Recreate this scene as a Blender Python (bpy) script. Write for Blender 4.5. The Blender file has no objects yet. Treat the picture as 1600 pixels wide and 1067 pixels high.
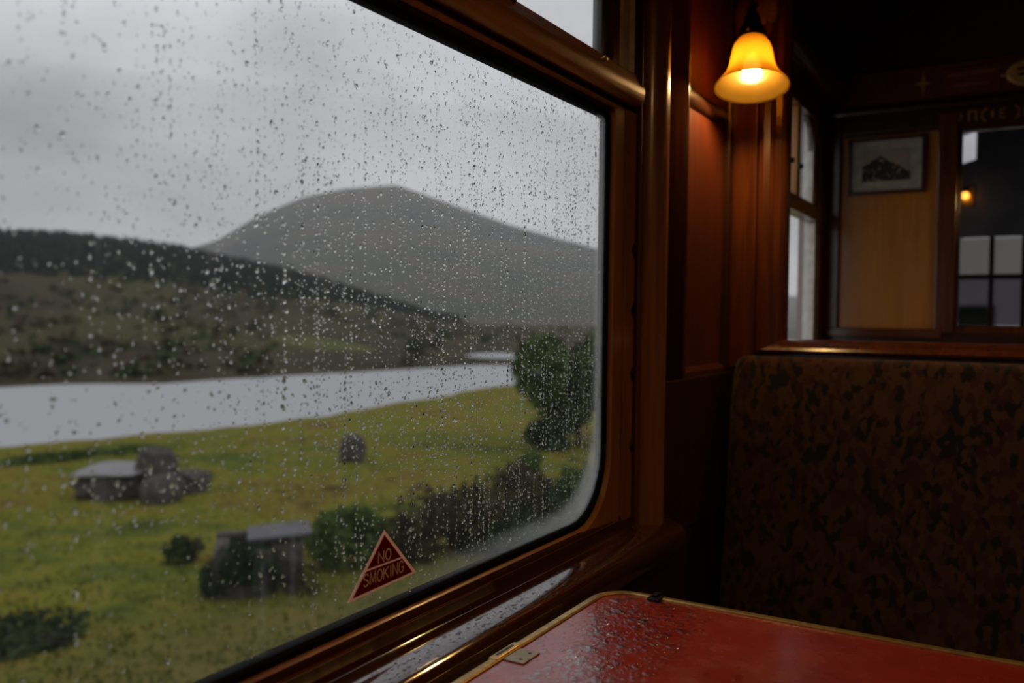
import bpy, bmesh, math, random
import numpy as np
from mathutils import Vector, Matrix

SC = bpy.context.scene
COL = SC.collection
PI = math.pi
# ------------------------------------------------------------------ camera
EYE = Vector((0.72, 0.0, 1.19))
cd = bpy.data.cameras.new('camera')
cd.sensor_width = 36.0
cd.lens = 1379.0 / 1600.0 * 36.0
cd.clip_start, cd.clip_end = 0.02, 6000
cam = bpy.data.objects.new('camera', cd)
COL.objects.link(cam)
right = Vector((0.85977346, 0.51054728, 0.01144849))
down = Vector((0.02459952, -0.01901306, -0.99951657))
fwd = Vector((-0.5100828, 0.85963944, -0.02890614))
m3 = Matrix((right, -down, -fwd)).transposed()
cam.matrix_world = Matrix.Translation(EYE) @ m3.to_4x4()
cd.dof.use_dof = True
cd.dof.focus_distance = 1.36
cd.dof.aperture_fstop = 3.1
SC.camera = cam

# ------------------------------------------------------------------ view, world
SC.view_settings.view_transform = 'Standard'
SC.view_settings.look = 'None'
SC.view_settings.gamma = 1.0
SC.view_settings.use_curve_mapping = False
SC.view_settings.exposure = 0.0
SC.cycles.caustics_reflective = False
SC.cycles.caustics_refractive = False
SC.cycles.transparent_max_bounces = 16
SC.cycles.sample_clamp_indirect = 4.0

def N(nt, typ, **kw):
    n = nt.nodes.new(typ)
    for k, v in kw.items():
        setattr(n, k, v)
    return n

def L(nt, a, b):
    nt.links.new(a, b)

def math_node(nt, op, a, b=None, clamp=False):
    n = N(nt, 'ShaderNodeMath', operation=op, use_clamp=clamp)
    for i, v in enumerate((a, b)):
        if v is None:
            continue
        if isinstance(v, (int, float)):
            n.inputs[i].default_value = v
        else:
            L(nt, v, n.inputs[i])
    return n.outputs[0]

def ramp(nt, fac, stops, interp='LINEAR'):
    r = N(nt, 'ShaderNodeValToRGB')
    r.color_ramp.interpolation = interp
    el = r.color_ramp.elements
    while len(el) < len(stops):
        el.new(0.5)
    for e, (p, c) in zip(el, stops):
        e.position = p
        e.color = (c[0], c[1], c[2], 1.0) if hasattr(c, '__len__') else (c, c, c, 1.0)
    L(nt, fac, r.inputs[0])
    return r.outputs[0]

def make_world():
    w = bpy.data.worlds.new('overcast_sky')
    SC.world = w
    w.use_nodes = True
    nt = w.node_tree
    nt.nodes.clear()
    tc = N(nt, 'ShaderNodeTexCoord')
    mp = N(nt, 'ShaderNodeMapping')
    mp.inputs['Scale'].default_value = (1.0, 1.0, 2.2)
    L(nt, tc.outputs['Generated'], mp.inputs['Vector'])
    n1 = N(nt, 'ShaderNodeTexNoise')
    n1.inputs['Scale'].default_value = 3.2
    n1.inputs['Detail'].default_value = 6
    n1.inputs['Roughness'].default_value = 0.5
    n1.inputs['Distortion'].default_value = 0.4
    L(nt, mp.outputs[0], n1.inputs['Vector'])
    val = math_node(nt, 'MULTIPLY_ADD', n1.outputs['Fac'], 0.50)
    val.node.inputs[2].default_value = 0.19
    # big cloud masses: (direction, sharpness, amount)
    for d, k, a in (((-0.86, 0.49, 0.15), 60, -0.15), ((-0.69, 0.68, 0.26), 110, -0.15),
                    ((-0.765, 0.572, 0.29), 60, 0.19), ((-0.45, 0.86, 0.25), 14, 0.0),
                    ((-0.62, 0.76, 0.17), 60, 0.03), ((-0.83, 0.545, 0.09), 140, -0.05)):
        dp = N(nt, 'ShaderNodeVectorMath', operation='DOT_PRODUCT')
        L(nt, tc.outputs['Generated'], dp.inputs[0])
        dp.inputs[1].default_value = Vector(d).normalized()
        e = math_node(nt, 'SUBTRACT', dp.outputs['Value'], 1.0)
        e = math_node(nt, 'MULTIPLY', e, k)
        e = math_node(nt, 'EXPONENT', e)
        e = math_node(nt, 'MULTIPLY', e, a)
        val = math_node(nt, 'ADD', val, e)
    mix = N(nt, 'ShaderNodeMix', data_type='RGBA', blend_type='MULTIPLY')
    mix.inputs[0].default_value = 1.0
    L(nt, val, mix.inputs[6])
    mix.inputs[7].default_value = (1.0, 0.99, 1.03, 1)
    bg = N(nt, 'ShaderNodeBackground')
    bg.inputs['Strength'].default_value = 1.45
    L(nt, mix.outputs[2], bg.inputs['Color'])
    out = N(nt, 'ShaderNodeOutputWorld')
    L(nt, bg.outputs[0], out.inputs['Surface'])
make_world()

# ------------------------------------------------------------------ materials
def new_mat(name):
    m = bpy.data.materials.new(name)
    m.use_nodes = True
    nt = m.node_tree
    nt.nodes.clear()
    out = N(nt, 'ShaderNodeOutputMaterial')
    return m, nt, out

def principled(nt, out, **kw):
    p = N(nt, 'ShaderNodeBsdfPrincipled')
    for k, v in kw.items():
        p.inputs[k].default_value = v
    L(nt, p.outputs[0], out.inputs['Surface'])
    return p

def coords(nt, scale=(1, 1, 1), loc=(0, 0, 0), kind='Object'):
    tc = N(nt, 'ShaderNodeTexCoord')
    mp = N(nt, 'ShaderNodeMapping')
    mp.inputs['Scale'].default_value = scale
    mp.inputs['Location'].default_value = loc
    L(nt, tc.outputs[kind], mp.inputs['Vector'])
    return mp.outputs[0]

def noise(nt, vec, scale, detail=4, rough=0.55, dist=0.0):
    n = N(nt, 'ShaderNodeTexNoise')
    n.inputs['Scale'].default_value = scale
    n.inputs['Detail'].default_value = detail
    n.inputs['Roughness'].default_value = rough
    n.inputs['Distortion'].default_value = dist
    L(nt, vec, n.inputs['Vector'])
    return n.outputs['Fac']

def bump(nt, p, height, strength, dist=0.01):
    b = N(nt, 'ShaderNodeBump')
    b.inputs['Strength'].default_value = strength
    b.inputs['Distance'].default_value = dist
    L(nt, height, b.inputs['Height'])
    L(nt, b.outputs[0], p.inputs['Normal'])
    return b

def wood(name, axis, dark, light, rough=0.22, coat=0.5, bmp=0.12):
    m, nt, out = new_mat(name)
    sc = [26.0, 26.0, 26.0]
    sc['XYZ'.index(axis)] = 1.6
    v = coords(nt, sc)
    g = noise(nt, v, 1.6, 8, 0.62, 0.8)
    sc2 = [120.0] * 3
    sc2['XYZ'.index(axis)] = 5
    g2 = noise(nt, coords(nt, sc2), 1.0, 3, 0.6)
    f = math_node(nt, 'MULTIPLY_ADD', g2, 0.35)
    L(nt, math_node(nt, 'MULTIPLY', g, 0.75), f.node.inputs[2])
    c = ramp(nt, f, [(0.30, dark), (0.72, light)])
    p = principled(nt, out, Roughness=rough)
    p.inputs['Coat Weight'].default_value = coat
    p.inputs['Coat Roughness'].default_value = 0.12
    L(nt, c, p.inputs['Base Color'])
    bump(nt, p, f, bmp, 0.002)
    return m

def plain(name, col, rough=0.5, metal=0.0, nscale=30, namount=0.25, bmp=0.05, **kw):
    m, nt, out = new_mat(name)
    v = coords(nt)
    f = noise(nt, v, nscale, 5)
    a = [c * (1 - namount) for c in col]
    b = [min(1, c * (1 + namount)) for c in col]
    c = ramp(nt, f, [(0.3, a), (0.7, b)])
    p = principled(nt, out, Roughness=rough, Metallic=metal, **kw)
    L(nt, c, p.inputs['Base Color'])
    if bmp:
        bump(nt, p, f, bmp, 0.003)
    return m

MD, ML = (0.050, 0.012, 0.004), (0.17, 0.048, 0.012)
W_V = wood('mahogany_upright', 'Z', MD, ML)
W_H = wood('mahogany_lengthwise', 'Y', MD, ML)
W_X = wood('mahogany_crosswise', 'X', MD, ML)
W_PANEL = wood('mahogany_panel', 'Z', (0.065, 0.010, 0.002), (0.140, 0.024, 0.003), 0.55, 0.0)
W_RAIL = wood('streaky_lamplit_rail', 'Y', (0.12, 0.034, 0.005), (0.52, 0.175, 0.022), 0.42, 0.0, 0.9)  # the lamp's orange light on the rail is painted into this colour
W_SILL = wood('wet_varnished_sill', 'Y', (0.026, 0.006, 0.003), (0.085, 0.020, 0.006), 0.12, 1.0, 0.015)
W_SILL.node_tree.nodes['Principled BSDF'].inputs['Coat IOR'].default_value = 2.3
W_SILL.node_tree.nodes['Principled BSDF'].inputs['Coat Roughness'].default_value = 0.06
W_OAK = wood('oak_panel', 'Z', (0.40, 0.150, 0.016), (0.62, 0.25, 0.030), 0.35, 0.3)
W_DARK = wood('dark_stained_wood', 'Z', (0.020, 0.006, 0.003), (0.06, 0.018, 0.006), 0.35)
W_MATT = wood('matt_mahogany', 'Z', (0.014, 0.004, 0.002), (0.04, 0.012, 0.004), 0.7, 0.0)
W_MATT.node_tree.nodes['Principled BSDF'].inputs['Specular IOR Level'].default_value = 0.0
W_BEAD = wood('lightened_mahogany_bead', 'Y', (0.20, 0.085, 0.032), (0.44, 0.20, 0.075), 0.4, 0.2)  # lighter tone of the same mahogany
W_BEADV = wood('lightened_mahogany_upright', 'Z', (0.18, 0.065, 0.018), (0.42, 0.165, 0.045), 0.30, 0.4)  # lamplight on the rounded upright is put into this lighter wood colour
W_CEIL = plain('brown_ceiling_paint', (0.022, 0.008, 0.006), 0.5)
M_RUBBER = plain('black_rubber', (0.005, 0.005, 0.006), 0.9)
M_RUBBER.node_tree.nodes['Principled BSDF'].inputs['Specular IOR Level'].default_value = 0.1
M_SEAL = plain('grey_rubber_seal', (0.05, 0.05, 0.055), 0.6)
M_CHANNEL = plain('brightened_grey_metal', (0.72, 0.68, 0.61), 0.4, 0.1)  # daylight on the metal is put into this pale colour
M_BRASS = plain('aged_brass', (0.58, 0.37, 0.12), 0.33, 0.75, 60, 0.3)
M_BRONZE = plain('dark_bronze', (0.05, 0.028, 0.014), 0.35, 0.8)
M_GILT = plain('gilt_inlay', (0.45, 0.26, 0.07), 0.4, 0.3)
M_BLACK = plain('black_iron', (0.012, 0.011, 0.011), 0.4, 0.5)
M_CREAM = plain('cream_card', (0.50, 0.46, 0.36), 0.7)
M_PLATE = plain('beige_hinge_plate', (0.36, 0.30, 0.20), 0.45, 0.3)
M_PAPER = plain('white_paper', (0.8, 0.78, 0.75), 0.7, 0, 10, 0.05, 0)
M_FLOOR = plain('brown_linoleum', (0.04, 0.02, 0.014), 0.5)
def vinyl(name, refl, trans):
    m, nt, out = new_mat(name)
    a = N(nt, 'ShaderNodeBsdfDiffuse'); a.inputs[0].default_value = (*refl, 1)
    b = N(nt, 'ShaderNodeBsdfTranslucent'); b.inputs[0].default_value = (*trans, 1)
    ad = N(nt, 'ShaderNodeAddShader')
    L(nt, a.outputs[0], ad.inputs[0]); L(nt, b.outputs[0], ad.inputs[1]); L(nt, ad.outputs[0], out.inputs['Surface'])
    return m
M_LINE = vinyl('white_print', (0.78, 0.64, 0.60), (0.34, 0.25, 0.23))
M_RED = vinyl('maroon_print', (0.16, 0.006, 0.010), (0.16, 0.004, 0.008))
M_CLOUDY = plain('grey_paint', (0.20, 0.20, 0.21), 0.35, 0, 4, 0.3, 0)

def mat_moquette():
    m, nt, out = new_mat('leaf_moquette')
    v = coords(nt, (1, 0.3, 0.62))
    nz = N(nt, 'ShaderNodeTexNoise')
    nz.inputs['Scale'].default_value = 38
    L(nt, v, nz.inputs['Vector'])
    add = N(nt, 'ShaderNodeVectorMath', operation='MULTIPLY_ADD')
    L(nt, nz.outputs['Color'], add.inputs[0])
    add.inputs[1].default_value = (0.02, 0.02, 0.02)
    L(nt, v, add.inputs[2])
    vo = N(nt, 'ShaderNodeTexVoronoi', feature='F1')
    vo.inputs['Scale'].default_value = 78
    L(nt, add.outputs[0], vo.inputs['Vector'])
    sep = N(nt, 'ShaderNodeSeparateColor')
    L(nt, vo.outputs['Color'], sep.inputs[0])
    c = ramp(nt, sep.outputs[0], [(0.0, (0.004, 0.002, 0.002)), (0.22, (0.004, 0.002, 0.002)),
                                  (0.23, (0.038, 0.004, 0.005)), (0.38, (0.038, 0.004, 0.005)),
                                  (0.39, (0.070, 0.026, 0.009)), (0.75, (0.056, 0.020, 0.007)),
                                  (0.76, (0.048, 0.014, 0.007))], 'CONSTANT')
    p = principled(nt, out, Roughness=0.95)
    p.inputs['Sheen Weight'].default_value = 0.15
    L(nt, c, p.inputs['Base Color'])
    bump(nt, p, noise(nt, coords(nt), 900, 2), 0.3, 0.002)
    return m
M_MOQ = mat_moquette()

def mat_table():
    m, nt, out = new_mat('red_wet_laminate')
    v = coords(nt)
    f = noise(nt, v, 7, 6)
    c = ramp(nt, f, [(0.3, (0.33, 0.024, 0.015)), (0.7, (0.46, 0.036, 0.021))])
    p = principled(nt, out)
    L(nt, c, p.inputs['Base Color'])
    r = ramp(nt, noise(nt, v, 16, 5), [(0.35, 0.16), (0.65, 0.34)])
    L(nt, r, p.inputs['Roughness'])
    p.inputs['Coat Weight'].default_value = 0.6
    p.inputs['Coat Roughness'].default_value = 0.18
    h = noise(nt, v, 95, 4, 0.6, 0.5)
    bump(nt, p, h, 0.22, 0.003)
    return m
M_TABLE = mat_table()

def mat_glass(name, film=0.0, misty=False, tint=(0.93, 0.94, 0.94)):
    """thin window glass: clear with a weak mirror; water film / condensation as a translucent layer"""
    m, nt, out = new_mat(name)
    tr = N(nt, 'ShaderNodeBsdfTransparent')
    tr.inputs[0].default_value = (*tint, 1)
    gl = N(nt, 'ShaderNodeBsdfGlossy')
    gl.inputs['Roughness'].default_value = 0.02
    fr = N(nt, 'ShaderNodeFresnel')
    fr.inputs[0].default_value = 1.3
    geo = N(nt, 'ShaderNodeNewGeometry')
    fk = math_node(nt, 'MULTIPLY', fr.outputs[0], math_node(nt, 'SUBTRACT', 1.0, geo.outputs['Backfacing']))
    fk = math_node(nt, 'MULTIPLY', fk, 0.25)
    mx = N(nt, 'ShaderNodeMixShader')
    L(nt, fk, mx.inputs[0]); L(nt, tr.outputs[0], mx.inputs[1]); L(nt, gl.outputs[0], mx.inputs[2])
    last = mx.outputs[0]
    if film:
        tl = N(nt, 'ShaderNodeBsdfTranslucent')
        tl.inputs[0].default_value = (0.86, 0.87, 0.86, 1)
        tc = N(nt, 'ShaderNodeTexCoord')
        sp = N(nt, 'ShaderNodeSeparateXYZ')
        L(nt, tc.outputs['Object'], sp.inputs[0])
        Y, Z = sp.outputs[1], sp.outputs[2]
        # runs of water: narrow columns that fade in and out along their height
        n1 = noise(nt, coords(nt, (0, 95, 1.6)), 1.0, 3, 0.6)
        run = ramp(nt, n1, [(0.56, 0.0), (0.70, 1.0)])
        n2 = noise(nt, coords(nt, (0, 9, 14)), 1.0, 3)
        run = math_node(nt, 'MULTIPLY', run, ramp(nt, n2, [(0.4, 0.1), (0.65, 1.0)]))
        fac = math_node(nt, 'MULTIPLY_ADD', run, 0.032)
        fac.node.inputs[2].default_value = film
        if misty:
            a = math_node(nt, 'DIVIDE', math_node(nt, 'MAXIMUM', math_node(nt, 'SUBTRACT', Y, 1.36), 0.0), 0.195)
            b = math_node(nt, 'DIVIDE', math_node(nt, 'MAXIMUM', math_node(nt, 'SUBTRACT', 1.0, Z), 0.0), 0.188)
            rr = math_node(nt, 'SQRT', math_node(nt, 'ADD', math_node(nt, 'POWER', a, 2.0), math_node(nt, 'POWER', b, 2.0)))
            n3 = noise(nt, coords(nt, (1, 40, 40)), 1.0, 3)
            rr = math_node(nt, 'ADD', rr, math_node(nt, 'MULTIPLY', math_node(nt, 'SUBTRACT', n3, 0.5), 0.08))
            edge = ramp(nt, math_node(nt, 'MULTIPLY', rr, 0.8), [(0.62, 0.0), (0.76, 0.17), (0.86, 0.22)], 'EASE')
            # condensation is weaker along the sill away from the corner
            fadey = ramp(nt, math_node(nt, 'MULTIPLY', Y, 0.5), [(0.48, 0.04), (0.70, 1.0)])
            edge = math_node(nt, 'MULTIPLY', edge, fadey)
            fac = math_node(nt, 'ADD', fac, edge, True)
        mx2 = N(nt, 'ShaderNodeMixShader')
        L(nt, fac, mx2.inputs[0]); L(nt, last, mx2.inputs[1]); L(nt, tl.outputs[0], mx2.inputs[2])
        last = mx2.outputs[0]
    L(nt, last, out.inputs['Surface'])
    return m
M_PANE = mat_glass('wet_window_glass', 0.006, True)
M_PANE2 = mat_glass('damp_window_glass', 0.10)
M_PANE3 = mat_glass('dusty_window_glass', 0.0, False, (0.85, 0.85, 0.86))
M_PANE4 = mat_glass('dimmed_window_glass', 0.0, False, (0.42, 0.41, 0.395))  # tint put in to dim the daylight behind the far panes

def mat_drop():
    m, nt, out = new_mat('rain_water')
    g = N(nt, 'ShaderNodeBsdfGlass')
    g.inputs['IOR'].default_value = 1.33
    g.inputs['Roughness'].default_value = 0.0
    L(nt, g.outputs[0], out.inputs['Surface'])
    return m
M_DROP = mat_drop()

def mat_bead():
    m, nt, out = new_mat('water_beads')
    tr = N(nt, 'ShaderNodeBsdfTransparent')
    tr.inputs[0].default_value = (0.98, 0.98, 0.98, 1)
    gl = N(nt, 'ShaderNodeBsdfGlossy')
    gl.inputs['Roughness'].default_value = 0.04
    fr = N(nt, 'ShaderNodeFresnel')
    fr.inputs[0].default_value = 1.45
    geo = N(nt, 'ShaderNodeNewGeometry')
    fk = math_node(nt, 'MULTIPLY', fr.outputs[0], math_node(nt, 'SUBTRACT', 1.0, geo.outputs['Backfacing']))
    mx = N(nt, 'ShaderNodeMixShader')
    L(nt, fk, mx.inputs[0]); L(nt, tr.outputs[0], mx.inputs[1]); L(nt, gl.outputs[0], mx.inputs[2])
    L(nt, mx.outputs[0], out.inputs['Surface'])
    return m
M_BEAD = mat_bead()

def mat_shade():
    m, nt, out = new_mat('amber_frosted_glass')
    tl = N(nt, 'ShaderNodeBsdfTranslucent')
    tl.inputs[0].default_value = (0.36, 0.225, 0.032, 1)
    df = N(nt, 'ShaderNodeBsdfDiffuse')
    df.inputs[0].default_value = (0.24, 0.145, 0.018, 1)
    gl = N(nt, 'ShaderNodeBsdfGlossy')
    gl.inputs['Roughness'].default_value = 0.25
    a = N(nt, 'ShaderNodeMixShader'); a.inputs[0].default_value = 0.16
    L(nt, tl.outputs[0], a.inputs[1]); L(nt, df.outputs[0], a.inputs[2])
    b = N(nt, 'ShaderNodeMixShader'); b.inputs[0].default_value = 0.05
    L(nt, a.outputs[0], b.inputs[1]); L(nt, gl.outputs[0], b.inputs[2])
    t = N(nt, 'ShaderNodeBsdfTransparent'); t.inputs[0].default_value = (1.0, 0.78, 0.42, 1)
    e = N(nt, 'ShaderNodeMixShader'); e.inputs[0].default_value = 0.048
    L(nt, b.outputs[0], e.inputs[1]); L(nt, t.outputs[0], e.inputs[2])
    L(nt, e.outputs[0], out.inputs['Surface'])
    return m
M_SHADE = mat_shade()

def mat_emit(name, col, st):
    m, nt, out = new_mat(name)
    e = N(nt, 'ShaderNodeEmission')
    e.inputs[0].default_value = (*col, 1)
    e.inputs[1].default_value = st
    L(nt, e.outputs[0], out.inputs['Surface'])
    return m
M_BULB = mat_emit('lit_bulb', (1.0, 0.60, 0.22), 230)
M_BULB2 = mat_emit('lit_small_bulb', (1.0, 0.40, 0.06), 3.5)

def mat_field():
    m, nt, out = new_mat('wet_meadow')
    v = coords(nt)
    a = noise(nt, coords(nt, (0.10, 0.16, 0.1)), 1.0, 6, 0.62, 0.3)
    b = noise(nt, v, 0.9, 6, 0.65)
    f = math_node(nt, 'MULTIPLY_ADD', b, 0.45)
    L(nt, math_node(nt, 'MULTIPLY', a, 0.62), f.node.inputs[2])
    c = ramp(nt, f, [(0.38, (0.060, 0.072, 0.016)), (0.46, (0.115, 0.145, 0.018)), (0.53, (0.195, 0.190, 0.022)),
                     (0.59, (0.215, 0.160, 0.026)), (0.66, (0.095, 0.066, 0.020))])
    # yellowish trampled verge close to the line
    sp = N(nt, 'ShaderNodeSeparateXYZ')
    L(nt, N(nt, 'ShaderNodeTexCoord').outputs['Object'], sp.inputs[0])
    vx = math_node(nt, 'ADD', sp.outputs[0], math_node(nt, 'MULTIPLY', b, 3.0))
    verge = ramp(nt, math_node(nt, 'MULTIPLY_ADD', vx, 0.05), [(0.48, 0.0), (0.64, 0.75)])
    verge.node.inputs[0].links[0].from_node.inputs[2].default_value = 1.0
    mx = N(nt, 'ShaderNodeMix', data_type='RGBA')
    L(nt, verge, mx.inputs[0]); L(nt, c, mx.inputs[6])
    mx.inputs[7].default_value = (0.150, 0.118, 0.036, 1)
    p = principled(nt, out, Roughness=0.9)
    p.inputs['Specular IOR Level'].default_value = 0.05
    L(nt, mx.outputs[2], p.inputs['Base Color'])
    bump(nt, p, noise(nt, v, 6, 5), 0.6, 0.15)
    return m
M_FIELD = mat_field()

def mat_moor(name, cols, sc, patch=False):
    m, nt, out = new_mat(name)
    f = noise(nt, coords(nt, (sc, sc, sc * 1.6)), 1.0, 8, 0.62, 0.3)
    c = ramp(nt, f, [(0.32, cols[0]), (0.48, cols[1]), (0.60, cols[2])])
    if patch:
        tcn = N(nt, 'ShaderNodeTexCoord')
        d = N(nt, 'ShaderNodeVectorMath', operation='SUBTRACT')
        L(nt, tcn.outputs['Object'], d.inputs[0]); d.inputs[1].default_value = (-108, 118, 0)
        s = N(nt, 'ShaderNodeVectorMath', operation='MULTIPLY')
        L(nt, d.outputs[0], s.inputs[0]); s.inputs[1].default_value = (0.075, 0.075, 0)
        ln = N(nt, 'ShaderNodeVectorMath', operation='LENGTH'); L(nt, s.outputs[0], ln.inputs[0])
        g = math_node(nt, 'ADD', ln.outputs['Value'], math_node(nt, 'MULTIPLY', f, 0.5))
        k = ramp(nt, g, [(0.8, 1.0), (1.0, 0.0)])
        mx = N(nt, 'ShaderNodeMix', data_type='RGBA')
        L(nt, k, mx.inputs[0]); L(nt, c, mx.inputs[6]); mx.inputs[7].default_value = (0.105, 0.115, 0.035, 1)
        c = mx.outputs[2]
    p = principled(nt, out, Roughness=0.95)
    L(nt, c, p.inputs['Base Color'])
    bump(nt, p, f, 0.8, 6 if not patch else 2)
    return m
M_HILL = mat_moor('moorland_hillside', ((0.026, 0.030, 0.018), (0.068, 0.056, 0.030), (0.075, 0.076, 0.028)), 0.035, True)
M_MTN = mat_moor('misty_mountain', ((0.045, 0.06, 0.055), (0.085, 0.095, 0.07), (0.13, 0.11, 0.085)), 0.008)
M_CONIFER = plain('dark_conifer', (0.018, 0.024, 0.020), 0.9, 0, 0.2, 0.4, 0)
M_STONE = plain('weathered_stone', (0.068, 0.060, 0.052), 0.85, 0, 5, 0.55, 0.6)
M_SLATE = plain('wet_slate', (0.20, 0.195, 0.205), 0.45, 0, 5, 0.35, 0.3)
M_DSLATE = plain('dark_wet_slate', (0.062, 0.060, 0.070), 0.5, 0, 3, 0.5, 0.3)
M_BARK = plain('dark_bark', (0.03, 0.022, 0.015), 0.9, 0, 20)
M_GRASS = plain('grass_blades', (0.115, 0.125, 0.014), 0.8, 0, 0.25, 0.35, 0)
LEAVES = {'dark': plain('dark_green_leaves', (0.040, 0.060, 0.020), 0.7, 0, 2, 0.5, 0),
          'green': plain('green_leaves', (0.070, 0.105, 0.024), 0.7, 0, 2, 0.5, 0),
          'brown': plain('russet_leaves', (0.065, 0.052, 0.026), 0.7, 0, 2, 0.5, 0),
          'ivy': plain('ivy_leaves', (0.020, 0.040, 0.014), 0.6, 0, 3, 0.5, 0)}

def mat_lake():
    m, nt, out = new_mat('rippled_lake_water')
    p = principled(nt, out, Roughness=0.45)
    p.inputs['Base Color'].default_value = (0.44, 0.445, 0.465, 1)
    p.inputs['IOR'].default_value = 1.5
    f = noise(nt, coords(nt, (0.6, 0.9, 1)), 1.0, 5, 0.7)
    bump(nt, p, f, 0.5, 0.25)
    return m
M_LAKE = mat_lake()

def mat_haze():
    m, nt, out = new_mat('rain_mist')
    v = N(nt, 'ShaderNodeVolumeScatter')
    v.inputs['Color'].default_value = (0.96, 0.97, 1.0, 1)
    v.inputs['Density'].default_value = 0.00042
    L(nt, v.outputs[0], out.inputs['Volume'])
    return m
M_HAZE = mat_haze()

def mat_engraving():
    m, nt, out = new_mat('old_engraving_print')
    v = coords(nt, (1, 1, 1), (-0.232, 0, -1.757))
    sp = N(nt, 'ShaderNodeSeparateXYZ'); L(nt, v, sp.inputs[0])
    x, z = sp.outputs[0], sp.outputs[2]
    f = noise(nt, coords(nt, (60, 60, 60)), 1.0, 4)
    # a dark rocky crag: height falls away from a peak left of the middle
    ax = math_node(nt, 'ABSOLUTE', math_node(nt, 'ADD', x, 0.022))
    top = math_node(nt, 'SUBTRACT', 0.036, math_node(nt, 'MULTIPLY', ax, 0.60))
    top = math_node(nt, 'ADD', top, math_node(nt, 'MULTIPLY', math_node(nt, 'SUBTRACT', f, 0.5), 0.03))
    k = math_node(nt, 'LESS_THAN', z, top)
    k = math_node(nt, 'MULTIPLY', k, math_node(nt, 'GREATER_THAN', f, 0.40))
    mx = N(nt, 'ShaderNodeMix', data_type='RGBA')
    L(nt, k, mx.inputs[0])
    mx.inputs[6].default_value = (0.42, 0.35, 0.25, 1); mx.inputs[7].default_value = (0.04, 0.036, 0.03, 1)
    p = principled(nt, out, Roughness=0.7)
    L(nt, mx.outputs[2], p.inputs['Base Color'])
    return m
M_PRINT = mat_engraving()

for _m in list(LEAVES.values()) + [M_GRASS, M_CONIFER, M_HILL, M_MTN]:
    _m.node_tree.nodes['Principled BSDF'].inputs['Specular IOR Level'].default_value = 0.08

# ------------------------------------------------------------------ helpers
def tag(o, label=None, cat=None, group=None, kind=None):
    if label: o['label'] = label
    if cat: o['category'] = cat
    if group: o['group'] = group
    if kind: o['kind'] = kind
    return o

def empty(name, loc=(0, 0, 0)):
    o = bpy.data.objects.new(name, None)
    o.empty_display_size = 0.05
    o.location = loc
    COL.objects.link(o)
    return o

def link(name, me, mat, parent=None, smooth=False):
    o = bpy.data.objects.new(name, me)
    if mat is not None and not me.materials:
        me.materials.append(mat)
    COL.objects.link(o)
    if parent is not None:
        o.parent = parent
        o.matrix_parent_inverse = Matrix.Translation(-parent.location)
    if smooth:
        me.polygons.foreach_set('use_smooth', [True] * len(me.polygons))
    return o

def mesh(name, verts, faces, mat, parent=None, smooth=False, fix=True):
    me = bpy.data.meshes.new(name)
    me.from_pydata([tuple(v) for v in verts], [], [tuple(f) for f in faces])
    if fix:
        bm = bmesh.new(); bm.from_mesh(me)
        bmesh.ops.recalc_face_normals(bm, faces=bm.faces)
        bm.to_mesh(me); bm.free()
    return link(name, me, mat, parent, smooth)

def box(name, x0, x1, y0, y1, z0, z1, mat, parent=None, bev=0.0, seg=2):
    bm = bmesh.new()
    bmesh.ops.create_cube(bm, size=1.0)
    for v in bm.verts:
        v.co = Vector(((x0 + x1) / 2 + v.co.x * (x1 - x0), (y0 + y1) / 2 + v.co.y * (y1 - y0), (z0 + z1) / 2 + v.co.z * (z1 - z0)))
    if bev:
        bmesh.ops.bevel(bm, geom=bm.edges[:], offset=bev, segments=seg, affect='EDGES', profile=0.5)
    me = bpy.data.meshes.new(name)
    bm.to_mesh(me); bm.free()
    return link(name, me, mat, parent)

def extrude(name, prof, axis, a0, a1, mat, parent=None, smooth=False):
    """closed 2-D profile swept straight: axis Y takes (x,z), Z takes (x,y), X takes (y,z)"""
    def P(p, a):
        return {'Y': (p[0], a, p[1]), 'Z': (p[0], p[1], a), 'X': (a, p[0], p[1])}[axis]
    n = len(prof)
    vs = [P(p, a0) for p in prof] + [P(p, a1) for p in prof]
    fs = [(i, (i + 1) % n, n + (i + 1) % n, n + i) for i in range(n)]
    fs += [tuple(range(n))[::-1], tuple(range(n, 2 * n))]
    o = mesh(name, vs, fs, mat, parent)
    if smooth:
        me = o.data
        me.polygons.foreach_set('use_smooth', [True] * len(me.polygons))
        me.set_sharp_from_angle(angle=math.radians(40))
    return o

def arc(cx, cy, r, a0, a1, n, ry=None):
    ry = r if ry is None else ry
    return [(cx + r * math.cos(a0 + (a1 - a0) * i / n), cy + ry * math.sin(a0 + (a1 - a0) * i / n)) for i in range(n + 1)]

def lathe(name, prof, mat, M=Matrix(), seg=40, parent=None, close=False):
    vs, fs = [], []
    n = len(prof)
    for k in range(seg):
        a = 2 * PI * k / seg
        for r, z in prof:
            vs.append(M @ Vector((r * math.cos(a), r * math.sin(a), z)))
    for k in range(seg):
        k2 = (k + 1) % seg
        for i in range(n - 1 if not close else n):
            j = (i + 1) % n
            fs.append((k * n + i, k2 * n + i, k2 * n + j, k * n + j))
    o = mesh(name, vs, fs, mat, parent, True)
    bm = bmesh.new(); bm.from_mesh(o.data)
    bmesh.ops.remove_doubles(bm, verts=bm.verts, dist=1e-6)
    bm.to_mesh(o.data); bm.free()
    return o

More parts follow.
